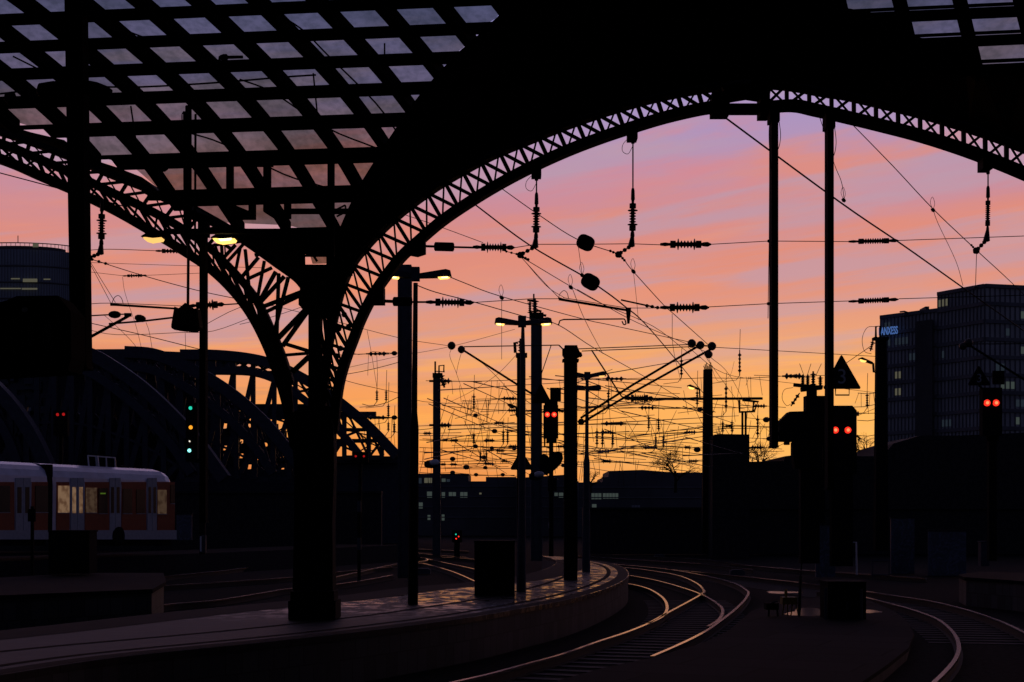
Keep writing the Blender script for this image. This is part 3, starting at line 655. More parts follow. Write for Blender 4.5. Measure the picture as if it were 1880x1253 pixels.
t.p('hoop', MB().tube(spline(PL([(205,558), (210,547), (217,543), (223,548), (226,557)], D_), 4), .006), wirem); t.p('cantilever_tube', MB().tube(PL([(150,628), (237,580)], D_), .026), iron)
t.p('insulator_ball', MB().lathe(P(200, 578, D_), P(221, 578, D_), [(0, .03), (.2, .055), (.5, .065), (.8, .055), (1, .03)], 10), ceram)
t.p('insulator_ball', MB().lathe(P(248, 583, D_), P(267, 587, D_), [(0, .03), (.2, .055), (.5, .065), (.8, .055), (1, .03)], 10), ceram)
t.p('stay_wire', MB().tube(PL([(150,581), (204,578), (236,577)], D_), .012), wirem); t.p('clamp', MB().pbox(D_, 228, 575, 240, 581, .06), iron)
t = T('cross_span', 'pair of cross wires behind the thick roof post with dark insulators', 'overhead wire', P(250, 500, 24.2))
wpart(t, [(150,461), (200,458), (290,461)], 24.2, .006); ins(t, P(286, 461, 24.2), P(345, 462, 24.2), .05, nsh=4, ext=False)
wpart(t, [(150,560), (204,557), (350,563)], 24.2, .006); ins(t, P(348, 562, 24.2), P(412, 559, 24.2), .08, nsh=5); wpart(t, [(408,560), (470,556)], 24.2, .012, sm=False)
wpart(t, [(160,474), (268,508), (360,533), (420,546), (500,562)], 24.2, .007); chain(t, [(163,475), (200,486)], 24.2, .02)
wpart(t, [(150,482), (300,487), (480,492)], 24.2, .004); ins(t, P(225, 507, 24.2), P(270, 506, 24.2), .032, nsh=4); wpart(t, [(150,498), (228,507)], 24.2, .004, sm=False); wpart(t, [(268,506), (366,502)], 24.2, .004, sm=False)
wpart(t, [(162,478), (203,556)], 24.2, .005, sm=False); wpart(t, [(165,480), (212,556)], 24.2, .005, sm=False)
wpart(t, [(225,509), (230,540), (250,600), (262,650)], 24.2, .0035)
wpart(t, [(150,590), (260,615), (380,645)], 24.2, .007); wpart(t, [(150,603), (215,615), (330,611), (392,608), (470,580)], 24.2, .005); wpart(t, [(190,578), (206,592), (240,625), (255,645)], 24.2, .004); wpart(t, [(268,592), (274,610), (280,645)], 24.2, .004); wpart(t, [(340,612), (341,645)], 24.2, .004)
# discs on the wires
for (x, y, dx, dy, r, lb) in [(1075,446,9,4,.128,'big dark oval float on the wire above its twin'), (1084,518,9,5,.128,'big dark oval float on the thick wire, below its twin')]:
    one('wire_float', lb, 'float', MB().lathe(P(x-dx*1.65, y-dy*1.65, 24.0), P(x+dx*1.65, y+dy*1.65, 24.0), [(0, r*.3), (.02, r*.5), (.06, r*.68), (.12, r*.82), (.2, r*.92), (.32, r), (.68, r), (.8, r*.92), (.88, r*.82), (.94, r*.68), (.98, r*.5), (1, r*.3)], 28), black, group='oval floats', smooth_=False)

# single overhead wires, each a thing: (label, points, depths, radius)
WIRES = [
 ('thick wire slanting from the crown joint across both hanging posts', [(1300,193), (1540,370), (1660,452), (1770,530), (1900,622)], [23.6, 26, 28, 31, 36], .016),
 ('thin wire slanting from the arch to the slim finned insulator', [(1558,222), (1640,306), (1713,384), (1793,460), (1860,522), (1960,620)], [24, 24.2, 24.4, 24.6, 30, 36], .008),
 ('wire running through the upper oval float down to the fat insulator', [(905,335), (985,392), (1060,440), (1137,467)], [24.1, 24.1, 24.1, 24.1], .008),
 ('wire falling steeply from the long-rod insulator past the lower fat insulator', [(1148,480), (1162,498), (1220,562), (1236,576), (1310,642)], [24.1, 24.6, 27, 28, 33], .008),
 ('thick wire running through the lower oval float beneath the arch', [(868,373), (970,449), (1072,508), (1098,526), (1146,562), (1200,612), (1296,728)], [23.9, 24, 24, 24, 26, 33, 50], .013),
 ('thin wire crossing the lattice toward the first fat insulator', [(738,393), (800,414), (887,446)], [24.4, 24.3, 24.3], .006),
 ('thin brown wire passing over the twin-headed platform lamp', [(812,503), (853,520), (921,545), (1074,587), (1120,597), (1264,628)], [26, 27, 28, 32, 33, 36], .009),
 ('wire meeting the lower cross wire beside the lamp heads', [(760,522), (800,537), (870,555), (975,585), (1025,597), (1090,639), (1180,690), (1295,760)], [26, 27, 28, 30, 32, 36, 42, 50], .010),
 ('wire dropping from the first hanging insulator toward the cantilever discs', [(957,472), (1049,527), (1107,559), (1200,600), (1266,650)], [24.1, 26, 28, 31, 34], .007),
 ('twin jumper wire reaching the wire hoop of the stepped arm', [(958,474), (1000,520), (1028,549)], [24.1, 24.2, 24.5], .006),
 ('second jumper wire reaching the wire hoop of the stepped arm', [(960,476), (1003,525), (1036,547)], [24.1, 24.2, 24.5], .005),
 ('wire sinking from below the oval floats to the twin discs', [(1060,532), (1154,585), (1230,619), (1300,648)], [27, 29, 31, 34], .007),
 ('wire leaving the picture under the thick roof post', [(-60,303), (0,318), (128,352), (230,380)], [24.2]*4, .010),
 ('long thin wire across the orange sky behind the hanging posts', [(1310,638), (1400,643), (1612,655)], [39, 42, 50], .010),
 ('faint wire dropping behind the number sign', [(1262,637), (1330,686), (1420,700), (1530,712), (1612,722)], [39, 42, 48, 50, 52], .008),
 ('dropper wire linking the two oval floats', [(1061,448), (1064,470), (1069,505)], [24, 24, 24], .005),
 ('thin dropper with a looped end under the long-rod insulator', [(1163,500), (1168,545), (1172,588)], [25, 25, 25.4], .004),
 ('short thin dropper below the lower fat insulator', [(1234,577), (1236,640), (1250,700)], [27.5, 33, 40], .006),
 ('long dropper beside the slanting wire and the finned insulator', [(1713,384), (1722,410), (1755,480), (1768,525)], [24.4, 25, 26, 27], .005),
 ('dropper hanging straight from the slim finned insulator', [(1793,462), (1791,525)], [24.6, 24.8], .006),
 ('curling thin cable beside the second hanging post', [(1504,213), (1520,262), (1533,305), (1545,335), (1550,368)], [24.1, 24, 24, 24, 24.4], .006),
 ('short dropper above the twin-headed lamp, tipped with a clamp', [(921,545), (921,660)], [28, 33], .006),
 ('slanting wire between the stepped arm and the mast with stubs', [(1050,528), (1074,588), (1107,650)], [26, 28, 34], .006),
 ('wire rising behind the left haunch of the arch', [(440,596), (500,582), (560,562)], [30, 30, 30], .006),
 ('wire sagging across the haunch below the column head', [(360,605), (460,560), (560,576), (730,620), (829,636)], [32, 32, 33, 36, 38], .007),
 ('wire crossing low behind the column toward the round mast', [(620,695), (660,706), (730,722), (800,740), (990,742)], [40, 42, 44, 50, 60], .009),
 ('wire slanting to the stub mast from the column', [(640,675), (730,655), (830,636), (945,605)], [40, 40, 38, 40], .006),
 ('thin dropper crossing the sky between column and grey pillar', [(674,607), (682,650), (692,712)], [36, 38, 42], .006),
 ('wire fanning down from the cantilever discs to the brick tower', [(1285,640), (1320,690), (1358,740), (1377,745)], [39, 45, 60, 60], .008),
 ('second wire fanning down from the cantilever discs', [(1303,655), (1340,690), (1380,760), (1420,800)], [39, 45, 60, 70], .008),
 ('looping wire between the cantilever discs and the far square mast', [(1300,655), (1318,700), (1340,690), (1348,664)], [39, 50, 55, 60], .006),
 ('long faint wire from the far square mast across the signal heads', [(1380,845), (1470,800), (1545,775), (1620,745)], [70]*4, .012),
 ('wire hanging in a V below the pair of round discs', [(829,640), (826,655), (838,686), (858,745)], [38, 38, 40, 50], .006),
 ('other half of the V-shaped wire below the round discs', [(847,648), (841,670), (838,686)], [38, 38, 40], .006),
 ('wire running from the small round disc toward the distant web', [(853,645), (900,680), (960,745), (1000,790)], [38, 45, 60, 70], .009),
 ('faint wire between the stub mast and the lit signal', [(812,745), (860,722), (910,690), (950,650)], [60, 50, 44, 40], .007),
]
for lb, pts, ds, r in WIRES:
    q = [P(x, y, d) for (x, y), d in zip(pts, ds)]
    one('overhead_wire', lb, 'wire', MB().tube(spline(q, 5) if len(q) > 2 else q, r, 5), wirem, q[0], 'overhead wires')
for (x, y, D_, lb) in [(1713,386,24.4,'tiny clamp on the slanting wire with a looped dropper'), (1549,368,24.4,'tiny looped clamp on the thick slanting wire'), (1069,506,24,'looped clamp where the float dropper meets the thick wire'), (1048,528,26,'tiny clamp on the wire above the stepped arm'), (921,547,28,'tiny dark clamp on the wire over the twin lamp'), (1163,499,25,'tiny looped clamp below the long-rod insulator')]:
    t = T('wire_clamp', lb, 'clamp', P(x, y, D_), 'wire clamps'); u = D_/24
    t.p('clamp_body', MB().lathe(P(x-3, y-3, D_), P(x+3, y+3, D_), [(0, .02*u), (.5, .035*u), (1, .02*u)], 8), wirem)
    t.p('loop', MB().tube(spline(PL([(x,y), (x-5,y-14), (x-1,y-24), (x+3,y-12), (x,y)], D_), 4), .004*u), wirem)

# ------------------------------------------------------------------ masts
def mast(name, lbl, D, x0, x1, ytop, ybase, m=steel, taper=0, round_=False, dep=None):
    if ybase is None: zb = 0
    t = T(name, lbl, 'mast', P((x0+x1)/2, ybase, D))
    w_ = (x1-x0)*D/F; dep = dep or w_
    if round_: t.p('shaft', MB().lathe(P((x0+x1)/2, ybase, D), P((x0+x1)/2, ytop, D), [(0, w_/2*(1+taper)), (1, w_/2)], 16), m, smooth_=False)
    else:
        e = (x1-x0)/2*taper
        a = PL([(x0-e,ybase), (x1+e,ybase), (x1,ytop), (x0,ytop)], D); t.p('shaft', MB().prism(a, (0, dep, 0)), m)
        # flanges of the H-section
        fl = (x1-x0)*.16
        t.p('flange', MB().prism(PL([(x0-e,ybase), (x0-e+fl,ybase), (x0+fl,ytop), (x0,ytop)], D-.03), (0, .03, 0)), m)
        t.p('flange', MB().prism(PL([(x1+e-fl,ybase), (x1+e,ybase), (x1,ytop), (x1-fl,ytop)], D-.03), (0, .03, 0)), m)
    return t
mast('catenary_mast', 'broad grey H-section pillar on the platform beside the lattice arch', 38, 730, 755, 486, 1062)
t = mast('catenary_mast', 'tall blue-grey mast crowned by insulators behind the twin lamp', 52, 975, 995, 577, 1030, steel, .05)
t.p('cap', MB().pbox(51.9, 972, 574, 998, 584, .5), iron); ins(t, P(973, 579, 52), P(973, 552, 52), .09, nsh=6, caps=False); ins(t, P(982, 578, 52), P(982, 548, 52), .14, nsh=5, caps=False)
t.p('crossarm', MB().tube(PL([(968,552), (984,552)], 52), .04), iron); t.p('spike', MB().tube(PL([(980,550), (980,540)], 52), .03), iron); t.p('bracket', MB().tube(PL([(985,570), (993,572), (992,578), (1003,580)], 52), .05), iron)
t = mast('catenary_mast', 'dark mast with a small open frame on top behind the lamp post', 46, 949, 965, 650, 1060, black, .02)
t.p('cap', MB().pbox(45.9, 947, 648, 968, 655, .4), iron); t.p('frame', MB().tube(PL([(951,630), (945,630), (946,648)], 46), .05), iron); ins(t, P(955, 650, 46), P(955, 622, 46), .07, nsh=4, caps=False)
t = mast('catenary_mast', 'stout square-headed mast holding the cantilever arms', 38.6, 1036, 1060, 650, 1067, black, .02)
t.p('cap', MB().pbox(38.5, 1037, 634, 1060, 640, .4), black); t.p('head_block', MB().prism(PL([(1033,640), (1060,636), (1064,645), (1068,652), (1060,656), (1036,655), (1033,650)], 38.5), (0, .4, 0)), black)
t.p('collar', MB().pbox(38.45, 1033, 659, 1063, 663, .45), black)
t.p('clamp', MB().lathe(P(1062, 772, 38.4), P(1072, 778, 38.4), [(0, .05), (.5, .1), (1, .05)], 8), black); t.p('clamp', MB().lathe(P(1060, 648, 38.4), P(1068, 655, 38.4), [(0, .05), (.5, .08), (1, .03)], 8), black)
t = mast('catenary_mast', 'mast with a spiky insulator crown between grey pillar and twin lamp', 80, 795, 808, 686, 1020, steel, .12)
t.p('cap', MB().pbox(79.9, 794, 685, 812, 693, .4), iron); t.p('spike', MB().tube(PL([(799,686), (799,664)], 80), .05), iron); t.p('frame', MB().tube(PL([(806,686), (806,672), (815,671), (815,684)], 80), .05), iron); t.p('frame', MB().tube(PL([(800,682), (815,683)], 80), .03), iron)
ins(t, P(809, 686, 80), P(816, 712, 80), .18, nsh=4, caps=False)
for yy in (700, 781): ins(t, P(806, yy, 80), P(829, yy, 80), .17, nsh=3, caps=False); t.p('side_rod', MB().tube(PL([(788,yy), (797,yy)], 80), .07), iron)
t = mast('catenary_mast', 'stout mast with a ragged top rising from the brick tower', 88, 1293, 1308, 678, 1016, iron, .5)
for k in range(7): t.p('spike', MB().tube(PL([(1294+k*2.1,678), (1292+k*2.6,672-3*(k % 3))], 88), .03, 4), iron)
t.p('jib', MB().tube(PL([(1196,733), (1400,732)], 88), .09), iron); ins(t, P(1148, 732, 88), P(1200, 732, 88), .3, nsh=6, caps=True); t.p('jib_frame', MB().tube(PL([(1363,735), (1392,738), (1384,757)], 88), .08), iron)
t.p('jib_frame', MB().tube(PL([(1357,735), (1358,757), (1382,756), (1384,738)], 88), .08), iron)
for x in (1363, 1369): t.p('stanchion', MB().tube(PL([(x,755), (x,800)], 88), .07), iron)
t = mast('catenary_mast', 'tapered black mast with a looped frame before the dark office block', 60, 1611, 1628, 620, 1012, black, .45)
t.p('cap', MB().pbox(59.9, 1605, 619, 1632, 624, .4), iron); t.p('frame', MB().tube(PL([(1608,620), (1608,600), (1616,599), (1616,619)], 60), .05), iron); t.p('loop', MB().tube(spline(PL([(1608,600), (1592,602), (1583,622), (1587,645), (1600,650)], 60), 4), .012), wirem)
ins(t, P(1603, 625, 60), P(1598, 645, 60), .09, nsh=4, caps=False); t.p('stay', MB().tube(PL([(1612,626), (1590,642), (1520,690)], 60), .015), wirem)
t = T('mast_head', 'bristling insulator crown of the mast behind the signal heads', 'mast', P(1497, 860, 62))
D_ = 62
t.p('shaft', MB().pbox(D_, 1480, 727, 1515, 1012, .6), black); t.p('neck', MB().pbox(D_, 1484, 714, 1500, 730, .4), black); t.p('crossarm', MB().tube(PL([(1457,707), (1510,712)], D_), .09), black); t.p('crossarm', MB().tube(PL([(1470,716), (1508,712)], D_), .11), black)
for x, y0, y1 in ((1474,688,712), (1483,688,712), (1493,682,712), (1506,690,713)): ins(t, P(x, y1, D_), P(x, y0, D_), .13, nsh=5, caps=False)
ins(t, P(1436, 691, D_), P(1476, 691, D_), .13, nsh=4, caps=False); t.p('loop', MB().tube(spline(PL([(1456,712), (1440,716), (1436,732), (1444,745), (1452,742)], D_), 4), .012), wirem); ins(t, P(1468, 722, D_), P(1452, 746, D_), .09, nsh=3, caps=False)
for x, a in ((1476,-8), (1498,10), (1482,7)): t.p('spike', MB().tube(PL([(x,690), (x+a,668)], D_), .012, 4), wirem)

# cantilevers
def cant(lbl, tubes, stays, balls, D, loc):
    t = T('cantilever', lbl, 'cantilever', P(*loc, D))
    for pts, r in tubes: t.p('tube', MB().tube(PL(pts, D), r), iron)
    for pts, r in stays: t.p('stay', MB().tube(PL(pts, D), r), wirem)
    for x, y, r in balls: t.p('insulator_ball', MB().lathe(P(x-r*.95, y, D), P(x+r*.95, y, D), [(0, r*.35*D/F), (.15, r*.75*D/F), (.35, r*D/F), (.65, r*D/F), (.85, r*.75*D/F), (1, r*.35*D/F)], 12), ceram)
    return t
cant('single-tube cantilever with two round insulators pointing at the grey pillar', [([(850,643), (993,734), (1034,757)], .032)], [([(852,637), (1026,634)], .016), ([(1012,634), (993,690)], .014), ([(1026,634), (1037,645)], .02)], [(829,635,7.5), (847,642,7)], 38.7, (1036,757))
cant('double-tube cantilever ending in four round insulators', [([(1280,637), (1160,708), (1066,768)], .036), ([(1306,641), (1160,722), (1066,778)], .036)], [([(1060,641), (1265,633)], .014), ([(1068,645), (1268,637)], .014), ([(1086,643), (1141,728), (1150,733)], .022), ([(1270,634), (1308,636)], .022)], [(1270,631,8), (1286,634,7.5), (1307,636,8), (1301,651,7.5)], 38.7, (1062,770))
cant('dim cantilever crossing the dark office block', [([(1778,633), (1880,697), (1960,747)], .025)], [([(1788,632), (1960,631)], .012)], [(1768,636,7), (1778,630,8)], 32, (1880,697))

# ------------------------------------------------------------------ lamps
def lamp_head(t, D, hub, tip, w, lit, parent=None, sag=0):
    hx, hy = hub; tx, ty = tip; s = 1 if tx > hx else -1; L_ = abs(tx-hx)
    a = PL([(hx,hy-3), (tx-s*L_*.18,ty-w*.75), (tx-s*L_*.04,ty-w*.55), (tx,ty+w*.35), (tx-s*L_*.5,ty+w*.45), (hx,hy+w*.35)], D)
    h = t.p('lamp_head', MB().prism(a, (0, .22*D/30, 0)), steel)
    b = PL([(tx-s*2,ty+w*.36), (tx-s*L_*.42,ty+w*.47), (tx-s*L_*.36,ty+w*.72), (tx-s*L_*.12,ty+w*.62)], D+.02)
    t.p('lens', MB().prism(b, (0, .16*D/30, 0)), lit, h)
    if lit is lampw: t.p('bulb', MB().prism(PL([(tx-s*L_*.10,ty+w*.45), (tx-s*L_*.32,ty+w*.5), (tx-s*L_*.30,ty+w*.65), (tx-s*L_*.14,ty+w*.6)], D-.005), (0, .02, 0)), lampc, h)
    return h
t = T('platform_lamp', 'tall platform lamp beside the grey pillar, twin heads lit amber', 'lamp', G(758, 1110, .76))
DL = t.loc.y
t.p('pole', MB().lathe(P(758, 1111, DL), P(763, 520, DL), [(0, .10), (.55, .085), (.6, .055), (1, .045)], 12), black); t.p('hub', MB().pbox(DL-.06, 755, 490, 770, 515, .16), steel)
lamp_head(t, DL, (769,505), (829,503), 12, lampw); lamp_head(t, DL, (756,505), (715,503), 12, lampw)
t = T('platform_lamp', 'platform lamp with two glowing heads in front of the tall blue-grey mast', 'lamp', G(959, 1087, .76))
DL = t.loc.y
t.p('pole', MB().lathe(P(957, 1087, DL), P(960, 598, DL), [(0, .11), (.6, .07), (.88, .06), (1, .035)], 12), steel); t.p('hub', MB().pbox(DL-.06, 951, 580, 966, 600, .16), steel)
lamp_head(t, DL, (951,592), (908,590), 10, lampw); lamp_head(t, DL, (966,592), (1014,590), 10, lampw)
t = T('platform_lamp', 'slim round lamp post with two tiers of heads beside the stout mast', 'lamp', G(1076, 1050, .76))
DL = t.loc.y
t.p('pole', MB().lathe(P(1076, 1050, DL), P(1078, 688, DL), [(0, .13), (.55, .10), (.6, .06), (1, .05)], 12), steel); t.p('hub', MB().pbox(DL-.06, 1073, 683, 1084, 696, .16), steel)
lamp_head(t, DL, (1083,690), (1113,687), 7, lampd); lamp_head(t, DL, (1074,690), (1050,688), 7, glassd); lamp_head(t, DL, (1081,712), (1104,712), 7, glassd); lamp_head(t, DL, (1075,712), (1050,712), 7, glassd)
def pend(lbl, D, cx, cy, w, core=True, arm=None):
    t = T('hanging_lamp', lbl, 'lamp', P(cx, cy, D), 'lamps hung under the arch'); u = D/F
    t.p('lamp_head', MB().prism(PL([(cx-w/2-4,cy-2), (cx-w*.3,cy-9), (cx+w*.45,cy-7), (cx+w/2+3,cy-1), (cx,cy+1)], D), (0, .3, 0)), iron)
    l = t.p('lens', MB().prism(PL([(cx-w/2,cy), (cx+w/2,cy-3), (cx+w/2-4,cy+4), (cx-w*.15,cy+7), (cx-w/2+3,cy+4)], D+.02), (0, .22, 0)), lampw if core else lampd)
    if core: t.p('bulb', MB().prism(PL([(cx-w*.25,cy+1), (cx+w*.35,cy-1), (cx+w*.3,cy+3), (cx-w*.15,cy+5)], D), (0, .02, 0)), lampc, l)
    if arm: t.p('arm', MB().tube(PL(arm, D), .03), iron)
pend('bright amber lamp hanging under the roof valley', 22.8, 411, 438, 42, True, [(420,432), (440,420), (460,426)])
pend('dim amber lamp half hidden behind the thick arch chord', 23.6, 280, 436, 36, False, [(290,430), (320,425)])
for lb, D, pts, m_ in [('small lit yard lamp on a bracket near the ragged mast', 85, [(1264,709), (1284,715)], lampw), ('small lit yard lamp bracketed to the black mast by the office block', 60, [(1580,659), (1603,667)], lampw), ('unlit tiny yard lamp beside the stub mast', 60, [(933,744), (948,748)], glassd)]:
    (x0, y0), (x1, y1) = pts; t = T('yard_lamp', lb, 'lamp', P(x1, y1, D), 'yard lamps')
    h = t.p('lamp_head', MB().prism(PL([(x0-2,y0-1), (x0+3,y0-3), (x1,y1-2), (x1,y1+1), (x0,y0+1)], D), (0, .3, 0)), iron); t.p('lens', MB().prism(PL([(x0,y0+1), (x0+12,y0+4), (x0+9,y0+6), (x0+3,y0+5)], D), (0, .2, 0)), m_, h)
    t.p('bracket', MB().tube(PL([(x1,y1), (x1+1,y1+16), (x1+8,y1+17)], D), .05), iron)
for x, y, D_, lb in ((793,852,60,'pale domed camera housing at the foot of the spiky mast'), (985,874,40,'pale domed camera housing below the dark triangular sign')):
    t = T('camera_dome', lb, 'camera', P(x, y, D_)); k = D_/F
    t.p('housing', MB().lathe(P(x-14, y+1, D_), P(x+13, y, D_), [(0, 4*k), (.2, 7*k), (.5, 8*k), (.8, 6*k), (1, 2*k)], 12), black); t.p('cover', MB().lathe(P(x-4, y-2, D_-.15), P(x+14, y-3, D_-.15), [(0, 3*k), (.3, 6*k), (.8, 5*k), (1, 2*k)], 12), white, smooth_=True)

# ------------------------------------------------------------------ signals
def lens(t, D, x, y, r, m_=led_red, par=None, core=True, hood=True):
    k = D/F; c = P(x, y, D)
    if hood: t.p('lens_hood', MB().tube([c+Vector((math.cos(a)*r*1.35*k, -.04, math.sin(a)*r*1.35*k)) for a in [R(d) for d in range(-10, 191, 20)]], .25*r*k, 5), black, par)
    l = t.p('lens', MB().lathe(c-Vector((0, .03, 0)), c+Vector((0, .05, 0)), [(0, r*.8*k), (.4, r*k), (1, r*k)], 16), m_, par)
    if core and m_ is led_red: t.p('bulb', MB().lathe(c-Vector((0, .035, 0)), c, [(0, r*.5*k), (1, r*.55*k)], 12), led_core, l)
def tri(t, D, ax, ay, bx0, bx1, by, num=None, par=None):
    t.p('triangle_sign', MB().prism(PL([(ax-2,ay+2), (ax,ay), (ax+2,ay+2), (bx1,by-3), (bx1-1,by), (bx0+1,by), (bx0,by-3)], D), (0, .03, 0)), black)
    if num:
        cu = bpy.data.curves.new('numeral', 'FONT'); cu.body = num; cu.size = (by-ay)*.62*D/F; cu.align_x = 'CENTER'; cu.extrude = .002
        ob = bpy.data.objects.new('numeral', cu); COL.objects.link(ob); dg = bpy.context.evaluated_depsgraph_get(); me = bpy.data.meshes.new_from_object(ob.evaluated_get(dg)); bpy.data.objects.remove(ob)
        me.transform(Matrix.Rotation(R(90), 4, 'X')); me.transform(Matrix.Translation(P((bx0+bx1)/2, by-(by-ay)*.16, D-.006)-t.loc)); me.materials.clear(); me.materials.append(mat('grey_numeral_paint', (.22, .23, .26), .6))
        o = bpy.data.objects.new('numeral', me); COL.objects.link(o); o.parent = t.o
t = T('rail_signal', 'signal with two red lights and a square top plate by the stout mast', 'signal', P(1012, 1020, 42)); D_ = 42
h = t.p('signal_head', MB().pbox(D_, 998, 744, 1025, 805, .3), black); lens(t, D_-.03, 1005, 761.5, 4.6, par=h); lens(t, D_-.03, 1017.5, 761.5, 4.6, par=h)
t.p('top_plate', MB().pbox(D_, 1010, 712, 1030, 737, .06), black); t.p('cap', MB().pbox(D_, 1000, 737, 1024, 745, .25), black); t.p('mast', MB().pbox(D_+.1, 1008, 805, 1016, 1022, .15), black); t.p('bracket', MB().pbox(D_+.05, 1003, 806, 1022, 814, .1), black)
t.p('bracket', MB().tube(PL([(1000,805), (1000,820), (1012,824)], D_), .03), black); t.p('box', MB().pbox(D_+.05, 1006, 878, 1022, 902, .2), black)
t.p('hooded_light', MB().prism(PL([(1003,846), (1012,832), (1024,829), (1032,832), (1034,842), (1030,852), (1020,862), (1004,872)], D_-.1), (0, .35, 0)), black); t.p('hooded_light', MB().prism(PL([(990,872), (992,838), (998,833), (1006,837), (1010,850), (1006,872)], D_-.15), (0, .35, 0)), black)
t = T('warning_sign', 'small dark triangle sign leaning against the tall blue-grey mast', 'sign', P(994, 740, 43)); tri(t, 43, 993, 704, 977, 1012, 741)
t = T('warning_sign', 'brownish triangle sign fixed low on the lamp mast', 'sign', P(957, 862, 36)); t.p('plate', MB().prism(PL([(955,828), (958,828), (978,859), (975,863), (939,863), (937,860)], 36), (0, .03, 0)), mat('brown_plate', (.05, .03, .012), .7)); t.p('strap', MB().pbox(35.97, 950, 845, 966, 848, .02), black)
# foreground pair of hooded signals
t = T('rail_signal', 'large hooded signal showing two red lights below the number sign', 'signal', P(1548, 1000, 44)); D_ = 44
h = t.p('signal_head', MB().prism(PL([(1520,745), (1565,745), (1573,754), (1573,870), (1520,870)], D_), (0, .3, 0)), black); lens(t, D_-.03, 1534, 790, 6, par=h); lens(t, D_-.03, 1557, 790, 6, par=h)
t.p('mast', MB().pbox(D_+.05, 1527, 860, 1566, 1040, .3), black); t.p('bracket', MB().tube(PL([(1534,715), (1534,725), (1559,725), (1559,714)], D_), .012), black); t.p('side_arm', MB().tube(PL([(1573,800), (1580,806), (1575,808)], D_), .04), black)
t = T('number_sign', 'black triangle sign with a grey 3 above the hooded signal', 'sign', P(1546, 715, 43.9)); tri(t, 43.9, 1545, 652, 1512, 1580, 714.5, '3')
t.p('hanger', MB().tube(PL([(1534,714), (1534,726), (1559,726), (1559,714)], 43.95), .02), black)
t = T('rail_signal', 'side view of a bulky octagonal signal hood against the yellow sky', 'signal', P(1470, 1000, 45)); D_ = 45
t.p('signal_hood', MB().prism(PL([(1431,775), (1450,756), (1516,754), (1518,812), (1432,810), (1430,806)], D_), (0, .6, 0)), black); t.p('lamp_tube', MB().pbox(D_, 1441, 808, 1450, 817, .2), black); t.p('neck', MB().prism(PL([(1456,812), (1500,812), (1500,860), (1460,860), (1456,835)], D_), (0, .4, 0)), black)
t.p('mast', MB().pbox(D_+.1, 1470, 858, 1505, 1035, .3), black); t.p('rib_plate', MB().pbox(D_-.02, 1511, 770, 1517, 860, .1), black); t.p('latch', MB().pbox(D_, 1427, 793, 1432, 799, .1), black)
t = T('rail_signal', 'signal with two red lights in front of the dark office block', 'signal', P(1822, 1010, 42)); D_ = 42
h = t.p('signal_head', MB().pbox(D_, 1804, 712, 1840, 800, .3), black); lens(t, D_-.03, 1812.5, 740, 6, par=h); lens(t, D_-.03, 1829, 740, 6, par=h)
t.p('top_plate', MB().pbox(D_, 1823, 681, 1844, 706, .06), black); t.p('mast', MB().pbox(D_+.1, 1816, 800, 1830, 1030, .2), black); t.p('bracket', MB().pbox(D_+.1, 1812, 800, 1834, 810, .1), black)
t = T('number_sign', 'dim black triangle sign with a grey 3 before the dark office block', 'sign', P(1797, 708, 41)); tri(t, 41, 1797, 672, 1778, 1818, 708, '3')
t.p('hanger', MB().tube(PL([(1797,708), (1806,716)], 41), .03), black)
t = T('rail_signal', 'near signal hood seen from behind with one pale round lens', 'signal', P(60, 720, 15)); D_ = 15
t.p('signal_hood', MB().prism(PL([(-60,570), (12,552), (30,544), (106,543), (130,572), (131,655), (124,680), (-60,690)], D_), (0, .5, 0)), black)
t.p('lens', MB().lathe(P(46, 569, D_-.02), P(46, 569, D_+.03), [(0, .02), (.5, .034), (1, .036)], 14), white); t.p('panel', MB().pbox(D_-.02, 50, 590, 62, 635, .02), mat('dark_panel', (.014, .013, .01), .6)); t.p('panel', MB().pbox(D_-.02, 82, 590, 97, 640, .02), MATS['dark_panel']); t.p('bracket', MB().pbox(D_+.5, 60, 590, 150, 600, .1), black)
t = T('rail_signal', 'colour light signal stacked green, amber, white and cyan by the train', 'signal', P(360, 1015, 60)); D_ = 60
h = t.p('signal_head', MB().pbox(D_, 341, 740, 362, 848, .3), black); t.p('mast', MB().pbox(D_+.1, 366, 840, 376, 1018, .2), iron)
t.p('side_bracket', MB().pbox(D_+.1, 358, 842, 372, 850, .2), iron)
for x, y, r, m_ in ((349.5,749.5,3.3,led_green), (350,785,3.6,led_amber), (348,810.5,1.6,led_white), (347.5,827.5,3.3,led_cyan)): lens(t, D_-.03, x, y, r, m_, h, False)
for lb, D_, hd, ls in [('dim signal with two red dots above the train roof', 70, (98,754,124,800), [(105.5,761.5,2.8), (116.5,761,2.8)]), ('tiny signal with two faint red dots under the bridge end', 90, (646,830,676,850), [(653,838,2), (668,838,2)])]:
    t = T('rail_signal', lb, 'signal', P(hd[0]+10, 1010, D_)); h = t.p('signal_head', MB().pbox(D_, *hd, .3), black); t.p('mast', MB().pbox(D_+.1, (hd[0]+hd[2])/2-3, hd[3], (hd[0]+hd[2])/2+3, 1012, .2), black)
    for x, y, r in ls: lens(t, D_-.03, x, y, r, led_dim, h, False)
t = T('rail_signal', 'low ground signal with three tiny coloured dots', 'signal', P(840, 1010, 85)); h = t.p('signal_head', MB().pbox(85, 830, 974, 848, 996, .3), black); t.p('base', MB().pbox(85.05, 834, 996, 844, 1025, .3), black)
for x, y, m_ in ((837,981.5,led_green), (842,985.5,led_red), (837.5,989.5,led_red)): lens(t, 84.97, x, y, 1.3, m_, h, False, False)

